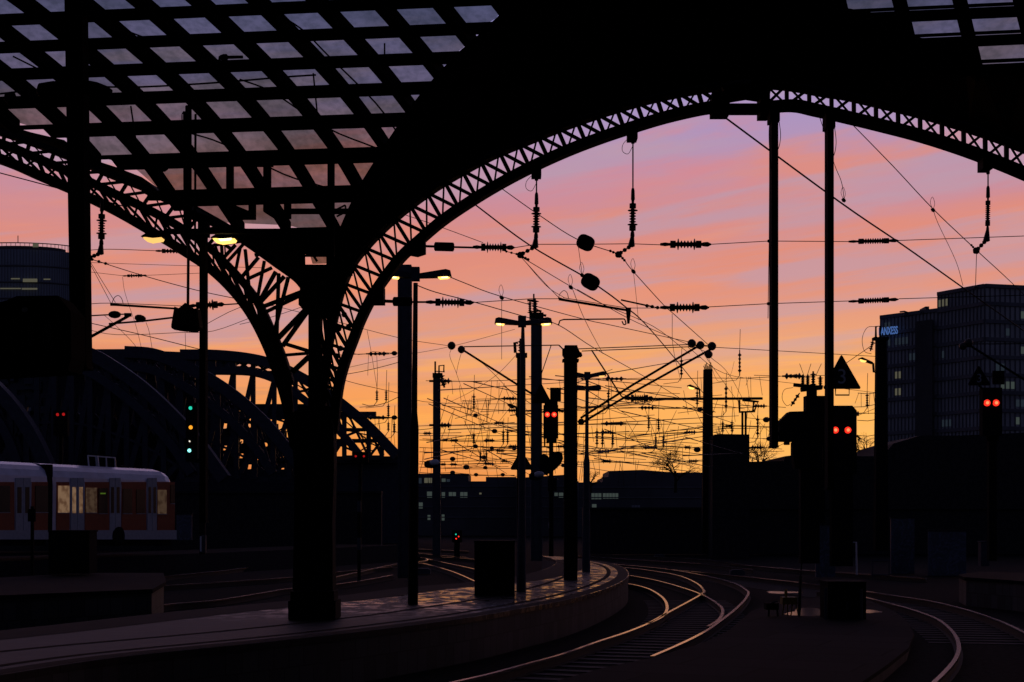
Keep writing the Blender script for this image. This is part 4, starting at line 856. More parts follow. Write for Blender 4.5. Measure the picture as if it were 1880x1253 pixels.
# ------------------------------------------------------------------ yellow hanging weights
t = T('hanging_weights', 'pair of dull yellow bell weights hanging on a long pole', 'weight', P(340, 606, 21.5)); D_ = 21.5
t.p('pole', MB().tube(PL([(345,565), (346,440)], D_), .022), mat('dull_brass', (.16, .09, .01), .7)); t.p('hanger_rod', MB().tube(PL([(346,440), (346,195)], D_), .05), iron); t.p('hanger_rod', MB().tube(PL([(338,205), (339,440)], D_), .018), iron); t.p('hanger_rod', MB().tube(PL([(359,210), (358,440)], D_), .018), iron)
t.p('weight_case', MB().prism(PL([(320,563), (328,566), (340,556), (349,562), (350,590), (338,606), (322,604), (314,598)], D_), (0, .25, 0)), mat('grimy_yellow', (.05, .028, .006), .8)); t.p('weight_case', MB().prism(PL([(348,568), (362,566), (366,600), (356,607), (340,606), (346,590)], D_-.05), (0, .25, 0)), MATS['grimy_yellow'])
t.p('weight_rim', MB().lathe(P(331, 600, D_-.1), P(331, 606, D_-.1), [(0, .14), (.5, .13), (1, .09)], 12), black); t.p('weight_rim', MB().lathe(P(353, 602, D_-.12), P(353, 607, D_-.12), [(0, .11), (.5, .1), (1, .07)], 12), black)
t.p('hook_cable', MB().tube(spline(PL([(338,205), (334,212), (336,235), (341,242)], D_), 4), .008), wirem)
t = T('roof_fitting', 'dark floodlight cluster hung from the glazed roof beside the thick post', 'floodlight', P(110, 165, 18.8)); D_ = 18.8
t.p('housing', MB().lathe(P(68, 168, D_), P(122, 165, D_), [(0, .03), (.1, .1), (.6, .12), (1, .09)], 10), iron); t.p('housing', MB().lathe(P(150, 160, D_), P(206, 168, D_), [(0, .1), (.5, .09), (.8, .06), (1, .02)], 10), iron); t.p('bracket', MB().pbox(D_, 100, 150, 165, 170, .1), iron); t.p('drop', MB().lathe(P(18, 172, D_), P(20, 192, D_), [(0, .07), (.5, .09), (1, .04)], 8), iron)
t.p('cable', MB().tube(spline(PL([(-20,175), (60,166), (150,160), (260,160), (400,152), (520,142), (580,138)], D_), 4), .012), wirem)
t = T('roof_fitting', 'small floodlight hung before the upper glazed panes', 'floodlight', P(420, 106, 19.5)); t.p('housing', MB().lathe(P(404, 106, 19.5), P(446, 105, 19.5), [(0, .03), (.15, .045), (.3, .045), (.35, .022), (1, .02)], 10), iron); t.p('bracket', MB().tube(PL([(404,104), (402,118)], 19.5), .02), iron)
for pts, lb in [([(115,-20), (160,20), (240,60), (300,80)], 'thin diagonal cable before the topmost panes'), ([(24,104), (60,122), (75,130)], 'short diagonal cable low on the outer panes'), ([(500,20), (555,55), (600,100), (690,190), (740,260)], 'long diagonal cable crossing the panes near the solid canopy'), ([(440,146), (500,170), (600,235), (690,272)], 'gentle diagonal cable crossing the pane rows'), ([(240,195), (243,215), (250,262)], 'short looped drop cable before the panes'), ([(575,135), (580,185), (583,215)], 'vertical drop cable between two pane rows'), ([(350,245), (410,265), (520,320), (600,345)], 'sloping cable over the lowest pane rows'), ([(706,80), (706,110)], 'tiny vertical drop cable near the solid canopy')]:
    one('roof_cable', lb, 'cable', MB().tube(spline(PL(pts, 19.8), 4) if len(pts) > 2 else PL(pts, 19.8), .012, 5), wirem, group='cables under the glazed roof')

# ------------------------------------------------------------------ distant web of catenary
def web(lbl, D, wires, his=(), vis=(), balls=(), drops=0, seed=1):
    rnd = random.Random(seed); k = D/F
    t = T('cross_span', lbl, 'overhead wire', P(*wires[0][0], D), 'distant overhead line spans')
    for pts in wires:
        q = []
        for (x0, y0), (x1, y1) in zip(pts, pts[1:]):
            n = max(2, int(abs(x1-x0)/20))
            for i in range(n): q.append((x0+(x1-x0)*i/n, y0+(y1-y0)*i/n+2.2*math.sin(math.pi*i/n)))
        q.append(pts[-1]); wpart(t, q, D, .62*k, sm=False)
    for x0, x1, y in his:
        ins(t, P(x0, y, D), P(x1, y, D), 4.2*k, nsh=4, caps=False)
        wpart(t, [(x0-rnd.uniform(25,60),y+rnd.uniform(-3,3)), (x0,y)], D, .55*k, sm=False); wpart(t, [(x1,y), (x1+rnd.uniform(25,60),y+rnd.uniform(-3,3))], D, .55*k, sm=False)
    for x, y0, y1 in vis:
        wpart(t, [(x+1,y0-rnd.uniform(16,40)), (x,y0)], D, .5*k, 'drop_wire', False); wpart(t, [(x-6,y1+8), (x-rnd.uniform(30,60),y1+rnd.uniform(10,16))], D, .5*k, 'tail_wire', False)
        ins(t, P(x, y0, D), P(x, y1, D), 3.2*k, nsh=5, caps=False); wpart(t, [(x,y1), (x-2,y1+2), (x-6,y1+8)], D, .6*k, 'tail_wire', False)
    for x, y, r in balls:
        wpart(t, [(x-rnd.uniform(20,45),y-rnd.uniform(-2,5)), (x,y), (x+rnd.uniform(20,45),y+rnd.uniform(-3,4))], D, .5*k, sm=False)
        t.p('insulator_ball', MB().lathe(P(x-r, y, D), P(x+r, y, D), [(0, r*.4*k), (.3, r*.85*k), (.7, r*.85*k), (1, r*.4*k)], 10), ceram)
    x0, y0 = wires[0][0]; x1, y1 = wires[0][-1]
    for i in range(drops):
        x = rnd.uniform(x0, x1); y = y0+(y1-y0)*(x-x0)/(x1-x0); wpart(t, [(x,y), (x+rnd.uniform(-7,7),y+rnd.uniform(14,52))], D+rnd.uniform(0,3), .42*k, 'dropper', False)
web('distant span with four-ribbed insulators behind the column and grey pillar', 48, [[(640,648), (676,650), (725,649)]], [(672,714,650)], balls=[(724,649,5)], drops=2, seed=2)
web('distant span low behind the bridge end and grey pillar', 52, [[(655,768), (725,767)], [(620,690), (730,666)], [(665,742), (690,745), (730,730)]], [(672,712,767)], [(692,716,738), (709,716,738), (713,742,768), (713,775,793), (724,776,796)], [(724,767,5)], 10, 3)
web('span at mid height passing the square-headed mast', 70, [[(800,700), (975,696), (1110,696), (1296,694), (1436,691)], [(765,790), (812,781), (945,776)]], [(1106,1150,696), (809,828,700), (1436,1470,691)], [(1251,656,694), (1358,643,690), (1280,716,747), (1117,716,751)], [], 14, 4)
web('span just above the red signal lamps', 78, [[(849,736), (915,733), (990,731)], [(812,745), (949,754), (1040,752)], [(1060,747), (1175,749), (1290,748), (1410,746)]], [(920,948,732), (932,948,754), (1025,1038,755), (1172,1205,749), (1382,1408,746)], [(870,723,754), (1333,704,756)], [(873,763,4.5), (1285,752,5)], 16, 5)
web('span level with the red signal head', 86, [[(805,781), (907,777), (1040,779), (1290,777), (1470,784)], [(1230,790), (1290,785), (1420,785)]], [(812,828,781), (907,926,777), (1104,1150,778), (1330,1345,783)], [(924,789,816), (932,789,816), (1191,764,790), (1209,768,792), (1327,773,796), (1344,772,796), (1391,763,804)], [(908,792,5), (1407,771,6)], 22, 6)
web('span crossing below the red signal head', 95, [[(770,800), (1095,796), (1290,794)], [(770,808), (945,810), (1040,812)], [(1400,806), (1480,803)]], [(812,822,808), (826,841,809), (888,908,809), (1103,1126,794), (1256,1280,794), (777,792,796)], [(870,795,817), (1096,787,821), (1106,787,821), (1125,790,821)], [], 22, 7)
web('span above the dark rooftops, with round insulators', 105, [[(770,822), (871,820), (1040,820), (1105,823), (1290,821), (1420,822)], [(770,830), (925,827), (1040,835)]], [(933,950,820), (910,927,828), (1022,1038,820), (1180,1207,822), (1256,1268,822), (1376,1402,822)], [(882,829,847), (893,829,847), (1204,800,822), (1218,800,822)], [(873,820,4.5), (903,823,4), (1280,826,6), (944,824,4), (1412,806,5)], 20, 8)
web('low span skimming the rooftops, thick with tiny insulators', 118, [[(770,848), (945,842), (1100,849), (1290,845)], [(770,858), (945,860)], [(770,868), (945,873)], [(1060,832), (1160,829), (1290,836)]], [(809,819,853), (826,839,853), (888,908,852), (920,932,847), (1104,1124,847), (1262,1282,847), (1096,1122,829)], [], [(831,843,5), (888,840,4.5), (856,858,5.5), (891,859,4), (831,868,4.5), (874,872,4), (923,872,4), (1034,855,4)], 22, 9)
web('small wires between the number sign and the black tapered mast', 75, [[(1575,722), (1612,721)], [(1560,748), (1612,742)], [(1574,800), (1612,798)], [(1574,772), (1612,770)]], [(1573,1577,760)], [(1592,721,750)], [], 6, 10)
rnd = random.Random(4)
DN = ['beside the spiky mast', 'near the twin lamp', 'over the dark rooftops', 'between the masts']
for i in range(40):
    x = rnd.choice([rnd.uniform(812, 945), rnd.uniform(1085, 1290), rnd.uniform(1310, 1415)]); y = rnd.uniform(700, 790); y2 = y+rnd.uniform(30, 75); x2 = x+rnd.uniform(-35, 35)
    D1 = rnd.uniform(60, 110)
    if i == 0: T_ = T('dropper_net', 'fine tangle of far steady wires and droppers above the rooftops', 'overhead wire', P(1000, 780, 90))
    T_.p('dropper', MB().tube([P(x, y, D1), P(x2, y2, D1)], .4*D1/F, 4), wirem)
for i in range(56):
    x = rnd.uniform(770, 1260); y = rnd.uniform(690, 850); T_.p('contact_wire', MB().tube([P(x, y, 60), P(min(x+rnd.uniform(80, 260), 1440), y+rnd.uniform(-40, 60), 120)], .022, 4), wirem)

# ------------------------------------------------------------------ railway bridge
bs = mat('bridge_paint', (.022, .026, .05), .6, .2, .3, 3, spec=.4)
def barch(lbl, D, top, low, nodes, deck, wt=.9, dense=False):
    Tt = spline(PL(top, D), 5); Lw = spline(PL(low, D), 5)
    t = T('bridge_arch', lbl, 'bridge', P(top[-1][0], 1000, D), 'arches of the railway bridge')
    t.p('top_chord', MB().ribbon(Tt, wt, 1.2), bs); t.p('lower_chord', MB().ribbon(Lw, wt*.7, 1.2), bs)
    def yat(poly, px):
        X_ = (px-940)/F*D
        for a, b in zip(poly, poly[1:]):
            if (a.x-X_)*(b.x-X_) <= 0 and a.x != b.x: return a.lerp(b, (X_-a.x)/(b.x-a.x))
        return None
    prev = None
    for x in nodes:
        a, b = yat(Tt, x), yat(Lw, x)
        if a is None: continue
        e = Vector((a.x, a.y, P(x, deck, D).z)); b = b or e
        if b.z < e.z: b = e
        t.p('hanger', MB().bar(a+Vector((0, .5, 0)), e+Vector((0, .5, 0)), .42, .3), bs)
        if prev:
            pa, pb, pe = prev
            t.p('brace', MB().bar(pa+Vector((0, .6, 0)), b+Vector((0, .6, 0)), .22, .2), bs); t.p('brace', MB().bar(pb+Vector((0, .6, 0)), a+Vector((0, .6, 0)), .22, .2), bs)
            t.p('brace', MB().bar(pe+Vector((0, .6, 0)), b+Vector((0, .6, 0)), .42, .3), bs)
            for f0 in (.25, .5, .75):
                c_ = pa.lerp(pb, f0); d_ = a.lerp(b, 1-f0); t.p('lacing', MB().bar(c_+Vector((0, 3, 0)), d_+Vector((0, 3, 0)), .12, .1), bs)
            m_ = (pe.z+pb.z)/2; t.p('lacing', MB().bar(Vector((pa.x, pa.y+3, m_-1)), Vector((a.x, a.y+3, m_+.4)), .12, .1), bs); t.p('strut', MB().bar(Vector((pa.x, pa.y+.5, m_)), Vector((a.x, a.y+.5, (e.z+b.z)/2)), .2, .2), bs)
            if dense and x < 390:
                t.p('sway_frame', MB().bar(pa+Vector((0, 2, 0)), e+Vector((0, 2, 0)), .6, .3), bs); t.p('sway_frame', MB().bar(pe+Vector((0, 3, 0)), a+Vector((0, 3, 0)), .6, .3), bs)
                t.p('sway_frame', MB().bar(Vector((pa.x, pa.y+4, m_+1)), Vector((a.x, a.y+4, m_-.5)), 1.2, .3), bs)
        prev = (a, b, e)
    return t
A_T = [(330,651), (400,652), (463,659), (510,672), (560,697), (600,722), (640,752), (680,787), (728,837)]
A_L = [(330,680), (400,680), (463,683), (510,700), (550,728), (590,760), (630,800), (660,836)]
ta = barch('rightmost arch of the lattice railway bridge, dipping to its foot behind the grey pillar', 132, A_T, A_L, [352, 390, 427, 463, 502, 541, 580, 606, 631, 676, 700], 840, .95)
ta.o['label'] = 'lattice bridge arch whose foot meets the broad grey pillar'
for x0, y0, x1, y1 in [(420,742,640,752), (560,756,690,766), (600,786,672,792), (600,806,690,813), (600,838,735,850), (470,752,560,770)]:
    ta.p('deck_beam', MB().pbox(133.5, x0, y0, x1, y1, .6), bs)
B_T = [(228,646), (280,650), (330,668), (380,694), (430,728), (480,772), (520,818), (560,870)]
B_L = [(228,672), (280,680), (330,705), (380,738), (430,780), (470,826), (500,870)]
barch('middle lattice bridge arch running down behind the column foot', 122, B_T, B_L, [230, 262, 296, 330, 364, 398, 432, 466, 500, 530], 880, 1.0, True)
C_T = [(60,644), (110,642), (160,648), (210,676), (260,712), (310,758), (360,812), (410,880)]
C_L = [(60,672), (110,670), (160,682), (210,714), (260,756), (310,812), (350,870)]
barch('lattice bridge arch falling behind the train roof and signal lights', 112, C_T, C_L, [64, 96, 128, 162, 196, 230, 264, 298, 332, 366], 880, 1.0, True)
E_T = [(-120,650), (-40,690), (10,735), (50,790), (80,850), (105,910)]
E_L = [(-120,680), (-60,715), (-10,765), (20,820), (45,900)]
barch('bridge arch end rising at the picture edge above the train', 102, E_T, E_L, [-100, -60, -20, 15, 45, 75], 900, .9, True)
t = T('bridge_span', 'black mass of bridge deck, portals and cross frames behind the train', 'bridge', P(300, 1000, 128)); rnd = random.Random(11)
t.p('top_frame', MB().prism(PL([(100,642), (244,641), (275,647), (295,645), (373,648), (429,650), (455,656), (420,676), (330,700), (300,760), (100,760)], 138), (0, 1, 0)), bs)
t.p('deck', MB().pbox(134, -120, 862, 735, 1000, 3), bs); t.p('abutment', MB().pbox(134.5, 590, 839, 745, 1000, 3), bs)
for x in (150, 200, 250, 300, 340): t.p('portal', MB().pbox(136, x-9, 700, x+9, 890, 1), bs)
# lattice diaphragm with random gaps showing sky
xs = list(range(-60, 560, 15)); 
m_ = MB()
for i, x in enumerate(xs):
    ytop = 652 if x < 330 else 652+(x-330)*.78
    y = ytop
    while y < 875:
        h = rnd.uniform(9, 16)
        if rnd.random() < (.93 if x < 330 else (.88 if x < 400 else .66)): m_.prism(PL([(x-1,y-1), (x+15.5,y-1+rnd.uniform(-2,2)), (x+16,y+h+1), (x-1,y+h+1+rnd.uniform(-2,2))], 141+rnd.uniform(0,1)), (0, .3, 0))
        else:
            m_.prism(PL([(x-1,y-1), (x+6,y-1), (x+3,y+h+1), (x-1,y+h+1)], 141), (0, .3, 0)); m_.prism(PL([(x+12,y-1), (x+16,y-1), (x+16,y+h+1), (x+10,y+h+1)], 141), (0, .3, 0))
            m_.prism(PL([(x-1,y+h*.7), (x+16,y+h*.6), (x+16,y+h+1), (x-1,y+h+1)], 141), (0, .3, 0))
        y += h
t.p('lattice_web', m_, bs)

# ------------------------------------------------------------------ buildings
bwall = mat('far_building_wall', (.06, .06, .075), .8, 0, .25, .3)
bglass = mat('office_glass', (.26, .265, .31), .4, 0, .3, .2, spec=.5)
bband = mat('office_band', (.11, .11, .135), .7, 0, .2, .3, spec=.2)
def facade(t, A, B, z0, z1, floors, mull, litm=(), inset=.25):   # vertical face from A to B (ground points)
    A = Vector(A); B = Vector(B); d = (B-A); L_ = d.length; d.normalize(); n = Vector((d.y, -d.x, 0))
    if n.y > 0: n = -n
    def q(s, z, o=0): return Vector((A.x+d.x*s, A.y+d.y*s, z))+n*o
    t.p('glass_wall', MB().add([q(0,z0), q(L_,z0), q(L_,z1), q(0,z1)], [(0,1,2,3)]), bglass)
    fh = (z1-z0)/floors
    for i in range(floors+1):
        z = z0+i*fh; t.p('floor_band', MB().prism([q(0,z-.26,.0), q(L_,z-.26,.0), q(L_,z+.26,.0), q(0,z+.26,.0)], n*.3), bband)
    m = MB(); k = int(L_/mull)
    for i in range(k+1): m.prism([q(i*L_/k-.05,z0), q(i*L_/k+.05,z0), q(i*L_/k+.05,z1), q(i*L_/k-.05,z1)], n*.18)
    t.p('mullion_grid', m, bband)
    for fl, s0, nw, mt in litm:
        for j in range(nw):
            a = (s0*k//1+j*(1 if mt is not winlit2 else 1))*L_/k; z = z0+fl*fh
            t.p('lit_window', MB().prism([q(a+.12,z+.6,.02), q(a+L_/k-.12,z+.6,.02), q(a+L_/k-.12,z+fh-.9,.02), q(a+.12,z+fh-.9,.02)], n*.04), mt)
Z = lambda py, D: CZ+(HY-py)/F*D
t = T('office_block', 'large dark glass office block with a blue roof sign', 'building', P(1722, 980, 207))
c0, c1, c2, c3 = P(1617, 980, 215), P(1722, 980, 207.5), P(1808, 980, 200), P(1990, 980, 204)
zt1 = Z(583, 215); zt2 = Z(525, 200)
def body(t, pts, z1, m_, nm='block'):
    P0 = [Vector((p[0], p[1], 0)) for p in pts]; return t.p(nm, MB().prism(P0, (0, 0, z1)), m_)
body(t, [(c0.x+.3, c0.y+.4), (c1.x, c1.y+.4), (c1.x+10, c1.y+40), (c0.x+12, c0.y+40)], zt1-.1, bwall, 'wing')
body(t, [(c1.x+.1, c1.y+.5), (c2.x, c2.y+.5), (c3.x, c3.y+.5), (c3.x+10, c3.y+40), (c1.x+12, c1.y+40)], zt2-.1, bwall, 'tower')
facade(t, c0, c1, 0, zt1, 13, .6, [(11,.05,3,winblue), (11,.3,4,winblue), (9,.12,1,winlit2), (9,.25,1,winlit2), (9,.36,1,winlit2), (8,.12,1,winlit2), (8,.25,1,winlit2), (8,.36,1,winlit2), (4,.3,1,winlit2), (12,.1,2,winblue), (10,.55,2,winblue)])
facade(t, c1+Vector((.05, 0, 0)), c2, 0, zt2, 14, .62, [(13,.02,1,winlit2), (13,.12,2,winlit2), (6,.1,3,winblue), (5,.5,2,winblue), (10,.1,1,winblue)])
facade(t, c2, c3, 0, zt2, 14, .8, [(12,.36,2,winlit), (10,.36,3,winlit), (8,.18,3,winlit), (7,.3,2,winblue), (6,.32,1,winlit), (5,.3,3,winblue), (9,.1,2,winblue), (11,.2,1,winblue)])
t.p('recess', MB().prism([Vector(P(x, 980, d)) for x, d in ((1680,209.2), (1712,206.9), (1713,207.9), (1681,210.2))], (0, 0, zt1-1.5)), mat('recess_panel', (.05, .05, .062), .8, 0, .2, .3, spec=.2))
t.p('roof_plant', MB().pbox(211, 1660, 574, 1692, 580, 3), bwall); t.p('roof_mast', MB().tube(PL([(1652,573), (1660,572), (1672,576)], 211), .12), bwall); t.p('roof_plant', MB().pbox(210, 1699, 563, 1706, 578, 3), bwall); t.p('roof_rail', MB().tube(PL([(1690,574), (1722,570)], 209), .08), bwall)
t.p('roof_cap', MB().pbox(200.5, 1790, 524, 1808, 527, 2), bband)
cu = bpy.data.curves.new('roof_sign', 'FONT'); cu.body = 'LANXESS'; cu.size = 1.55; cu.extrude = .05; cu.offset = .02
ob = bpy.data.objects.new('roof_sign', cu); COL.objects.link(ob); dg = bpy.context.evaluated_depsgraph_get(); me = bpy.data.meshes.new_from_object(ob.evaluated_get(dg)); bpy.data.objects.remove(ob)
wx = max(v.co.x for v in me.vertices); hy = max(v.co.y for v in me.vertices)
a_, b_ = P(1613, 616, 213.2), P(1648, 616, 211.2); sxx = (b_-a_).length/wx; syy = 14*212/F/hy
me.transform(Matrix.Diagonal((sxx, syy, 1, 1))); me.transform(Matrix.Rotation(R(90), 4, 'X')); me.transform(Matrix.Rotation(math.atan2(b_.y-a_.y, b_.x-a_.x), 4, 'Z')); me.transform(Matrix.Translation(a_-t.loc)); me.materials.clear(); me.materials.append(signblue)
o = bpy.data.objects.new('sign_lettering', me); COL.objects.link(o); o.parent = t.o
# rounded tower, far left
t = T('round_tower', 'rounded blue glass office tower beside the thick roof post', 'building', P(40, 980, 330)); D_ = 330
cx, cy, rx, ry = P(20, 0, D_).x, D_+7, 107*D_/F, 7
ring = [Vector((cx+rx*math.sin(R(a)), cy-ry*math.cos(R(a)), 0)) for a in range(-90, 91, 9)]
zt = Z(458, D_); zc = Z(446, D_)
tg = mat('tower_glass', (.16, .19, .27), .35, 0, .3, .05, spec=.5)
t.p('glass_wall', MB().grid([[p for p in ring], [p+Vector((0, 0, zt)) for p in ring]]), tg)
for k in range(6, 17):
    z = zt*k/17; t.p('floor_band', MB().tube([p+Vector((0, -.1, z)) for p in ring], .22, 4), bband)
mm_ = MB()
for a in range(0, len(ring)-1):
    for f_ in (0, .33, .66): p = ring[a].lerp(ring[a+1], f_); mm_.tube([p+Vector((0, -.1, 2)), p+Vector((0, -.1, zt))], .07, 4)
t.p('mullion_grid', mm_, bband)
t.p('crown_rail', MB().tube([p+Vector((0, 0, zc)) for p in ring], .12, 4), bband); t.p('penthouse', MB().prism([Vector((cx+(p.x-cx)*.78, cy+(p.y-cy)*.78, zt)) for p in ring], (0, 0, zc-zt-.4)), bwall)
m = MB()
for a in range(0, len(ring)-1):
    for f_ in (0, .5): p = ring[a].lerp(ring[a+1], f_); m.tube([p+Vector((0, 0, zt)), p+Vector((0, 0, zc))], .06, 4)
t.p('crown_posts', m, bband); t.p('antenna', MB().tube(PL([(33,446), (33,433)], D_), .1), bwall)
for x0, y0, x1, y1 in [(42,512,68,518), (0,529,38,531), (40,529,68,532), (20,511,36,513), (60,447,70,454), (80,512,92,514)]:
    t.p('lit_window', MB().pbox(D_-.6, x0, y0, x1, y1, .2), winlit2)
# low skyline blocks
def block(name, lbl, D, pts, wins=(), m_=None, dep=12):
    t = T(name, lbl, 'building', P(pts[0][0], 985, D)); base_y = HY+F*CZ/D
    poly = [(pts[0][0], base_y)]+pts+[(pts[-1][0], base_y)]
    t.p('wall', MB().prism(PL(poly, D), (0, dep, 0)), m_ or bwall)
    for yb in range(int(max(p[1] for p in pts))+8, 960, 19) if m_ is None else (): t.p('string_course', MB().pbox(D-.12, pts[0][0]+2, yb, pts[-1][0]-2, yb+2, .12), bband)
    for x0, y0, x1, y1, mt in wins:
        f_ = t.p('window', MB().pbox(D-.08, x0, y0, x1, y1, .08), mt)
        n = max(1, int((x1-x0)/5)); mm = MB()
        for i in range(1, n): mm.pbox(D-.11, x0+(x1-x0)*i/n-.4, y0, x0+(x1-x0)*i/n+.4, y1, .03)
        if n > 1: t.p('mullions', mm, bband, f_)
    return t
block('terrace_block', 'low dark block with rows of lit windows left of the platform box', 190, [(690,870), (860,870), (860,884), (892,884), (892,876), (948,876)],
      [(811,879,818,885,winlit), (820,880,826,885,winblue), (703,903,711,911,winlit), (784,903,793,914,winlit), (811,904,817,914,winlit), (824,904,837,913,winlit), (845,904,858,914,winlit), (700,922,704,933,winblue), (769,923,776,934,winlit), (785,946,790,955,winlit), (811,945,816,956,winlit), (769,878,774,888,winblue), (779,878,793,887,winlit2), (880,905,884,908,winlit2)]).o['label'] = 'low dark block with rows of pale lit windows behind the spiky mast'
block('terrace_block', 'middle low block glimpsed between the platform masts', 182, [(948,878), (1036,872), (1062,884)], [(1018,905,1024,913,winlit), (1026,905,1034,914,winlit), (1060,926,1064,934,winblue)])
block('terrace_block', 'stepped low block with a lit strip beyond the slim lamp post', 176, [(1062,886), (1106,886), (1107,877), (1117,876), (1118,865), (1180,863), (1240,868), (1300,868)],
      [(1086,906,1104,917,winlit), (1107,906,1135,916,winlit), (1087,926,1095,935,winlit), (1230,945,1242,951,winblue), (1160,928,1175,933,bglass)])
block('brick_tower', 'squat dark brick tower beneath the ragged mast', 86, [(1308,905), (1308,868), (1309,826), (1309,800), (1318,797), (1376,798), (1376,905)], [], brickm, 2.5)
block('long_shed', 'long black shed roofline under the signal heads', 100, [(1370,848), (1440,847), (1441,838), (1456,836), (1475,838), (1620,838), (1640,815), (1690,800), (1760,800), (1990,790)], [], brickm, 10)
t = T('retaining_wall', 'long dark retaining wall along the far side of the tracks', 'wall', P(1200, 1010, 93)); t.p('wall_face', MB().pbox(93, 1070, 935, 2000, 1018, .8), brickm); t.p('coping', MB().pbox(92.8, 1070, 932, 2000, 935.5, 1.1), brickm)
t = T('retaining_wall', 'dark wall behind the train and bridge piers', 'wall', P(400, 1008, 98)); t.p('wall_face', MB().pbox(98, -200, 905, 700, 1012, .8), brickm); t.p('coping', MB().pbox(97.8, -200, 902, 700, 906, 1.1), brickm)
graf = bpy.data.materials.new('graffiti_paint'); graf.use_nodes = True; nt = graf.node_tree; b = nt.nodes['Principled BSDF']; tcg = nt.nodes.new('ShaderNodeTexCoord'); wv = nt.nodes.new('ShaderNodeTexNoise'); wv.inputs['Scale'].default_value = 2.2; wv.inputs['Distortion'].default_value = 3.5; wv.inputs['Detail'].default_value = 3
rr = nt.nodes.new('ShaderNodeValToRGB'); rr.color_ramp.elements[0].color = (.03, .04, .06, 1); rr.color_ramp.elements[1].color = (.06, .075, .13, 1); rr.color_ramp.elements[0].position = .45; rr.color_ramp.elements[1].position = .6
nt.links.new(tcg.outputs['Object'], wv.inputs[0]); nt.links.new(wv.outputs[0], rr.inputs[0]); nt.links.new(rr.outputs[0], b.inputs['Base Color'])
for lb, D_, x0, y0, x1, y1 in [('graffiti-covered blue wall panel under the number sign', 55, 1498, 965, 1534, 1060), ('broad pale graffiti wall panel beside the far platform', 60, 1705, 976, 1774, 1062), ('narrow dark graffiti panel between the signals', 62, 1636, 952, 1679, 1056), ('small blue graffiti panel just beyond the train nose', 80, 324, 945, 352, 992)]:
    t = T('graffiti_wall', lb, 'wall', P(x0, y1, D_), 'graffiti walls'); t.p('panel', MB().pbox(D_, x0, y0, x1, y1, .15), graf); t.p('capping', MB().pbox(D_-.03, x0-1, y0-3, x1+1, y0, .22), brickm)

# ------------------------------------------------------------------ bare trees
def tree(lbl, D, bx, by, h, spread, n, seed):
    rnd = random.Random(seed); k = D/F; t = T('bare_tree', lbl, 'tree', P(bx, by, D), 'bare winter trees'); tr_ = MB(); br = MB()
    def grow(p, d, l, r, dep):
        q = p+d*l; (tr_ if dep == 0 else br).tube([p, p.lerp(q, .5)+Vector((rnd.uniform(-1,1), 0, rnd.uniform(-1,1)))*l*.06, q], [r, r*.85, r*.65], 4 if dep else 6)
        if dep >= n: return
        for _ in range(rnd.choice((2, 3, 3)) if dep else 5):
            a = Vector((rnd.gauss(0, .55)*spread, rnd.gauss(0, .4), rnd.gauss(.1, .35))); grow(p.lerp(q, rnd.uniform(.45, 1)), (d*.8+a).normalized(), l*rnd.uniform(.6, .8), r*.55, dep+1)
    grow(P(bx, by, D), Vector((0, 0, 1)), h*k*.34, 3.0*k, 0); t.p('trunk', tr_, bark); t.p('branches', br, bark)
tree('bare tree spreading behind the web beside the ragged mast', 150, 1240, 905, 118, 1.5, 7, 5)
tree('bare tree standing behind the slim lamp post', 165, 1084, 905, 52, 1.2, 6, 8)
tree('bare twigs showing between brick tower and octagonal hood', 110, 1394, 880, 90, 1.1, 6, 12)
tree('bare tree glowing between the hooded signal and the black mast', 110, 1596, 880, 110, 1.1, 6, 21)
tree('small bare tree rising beside the stout mast', 165, 1050, 900, 34, .9, 5, 27)

# ------------------------------------------------------------------ train
A0 = Vector((P(95, 0, 55).x, 55, 0)); B0 = Vector((P(322, 0, 62.5).x, 62.5, 0)); dd = (B0-A0); LT_ = dd.length; dd.normalize(); nn = Vector((dd.y, -dd.x, 0))
def tof(px):
    kx = (px-940)/F; return (kx*A0.y-A0.x)/(dd.x-kx*dd.y)
def sp(px, py, off=0): p = A0+dd*tof(px); return Vector((p.x, p.y, CZ+(HY-py)/F*p.y))+nn*off
zb, zs, zr = 1.66, 4.02, 4.60
def train_car(lbl, t0, t1, blunt):
    t = T('train_car', lbl, 'train', A0+dd*t0)
    prof = [(0, zb), (.03, zs-.3), (0, zs), (-.10, zs+.25), (-.3, zs+.42), (-.7, zr-.05), (-1.4, zr), (-2.1, zr-.05), (-2.5, zs+.42), (-2.8, zs), (-2.8, zb)]
    secs = [(t0, 0), (t1-.7, 0), (t1-.35, .12), (t1-.1, .42), (t1, .8)] if blunt else [(t0, 0), (t1, 0)]
    rows = []
    for s, dr in secs:
        c = A0+dd*s; rows.append([c+nn*(o if dr == 0 else (o if abs(o) > .6 else -dr*.3+o)) + Vector((0, 0, (z if z < zs-.01 else zs-.3*dr+(z-zs)*(1-dr*.75)))) for o, z in prof])
    m = MB().grid(rows); n = len(prof); m.f.append(tuple(range(n))); m.f.append(tuple(len(m.v)-n+i for i in range(n))[::-1])
    t.p('body', m, silver, smooth_=False); return t
def panel(t, nm, x0, x1, y0, y1, off, m_, par=None):
    z0 = None; a, b, c, d = sp(x0, y1, off), sp(x1, y1, off), sp(x1, y0, off), sp(x0, y0, off); return t.p(nm, MB().prism([a, b, c, d], -nn*.02), m_, par)
def ty(zy, x): return 800+zy*.3614
def tx(x): return x*.3614
c1_ = train_car('pale-roofed red and white train car with sunset reflection painted in its windows', tof(96), LT_, True); c2_ = train_car('following train car cut by the picture edge', tof(-230), tof(86), False)
t = T('x', '', '', (0, 0, 0)); bpy.data.objects.remove(t.o)
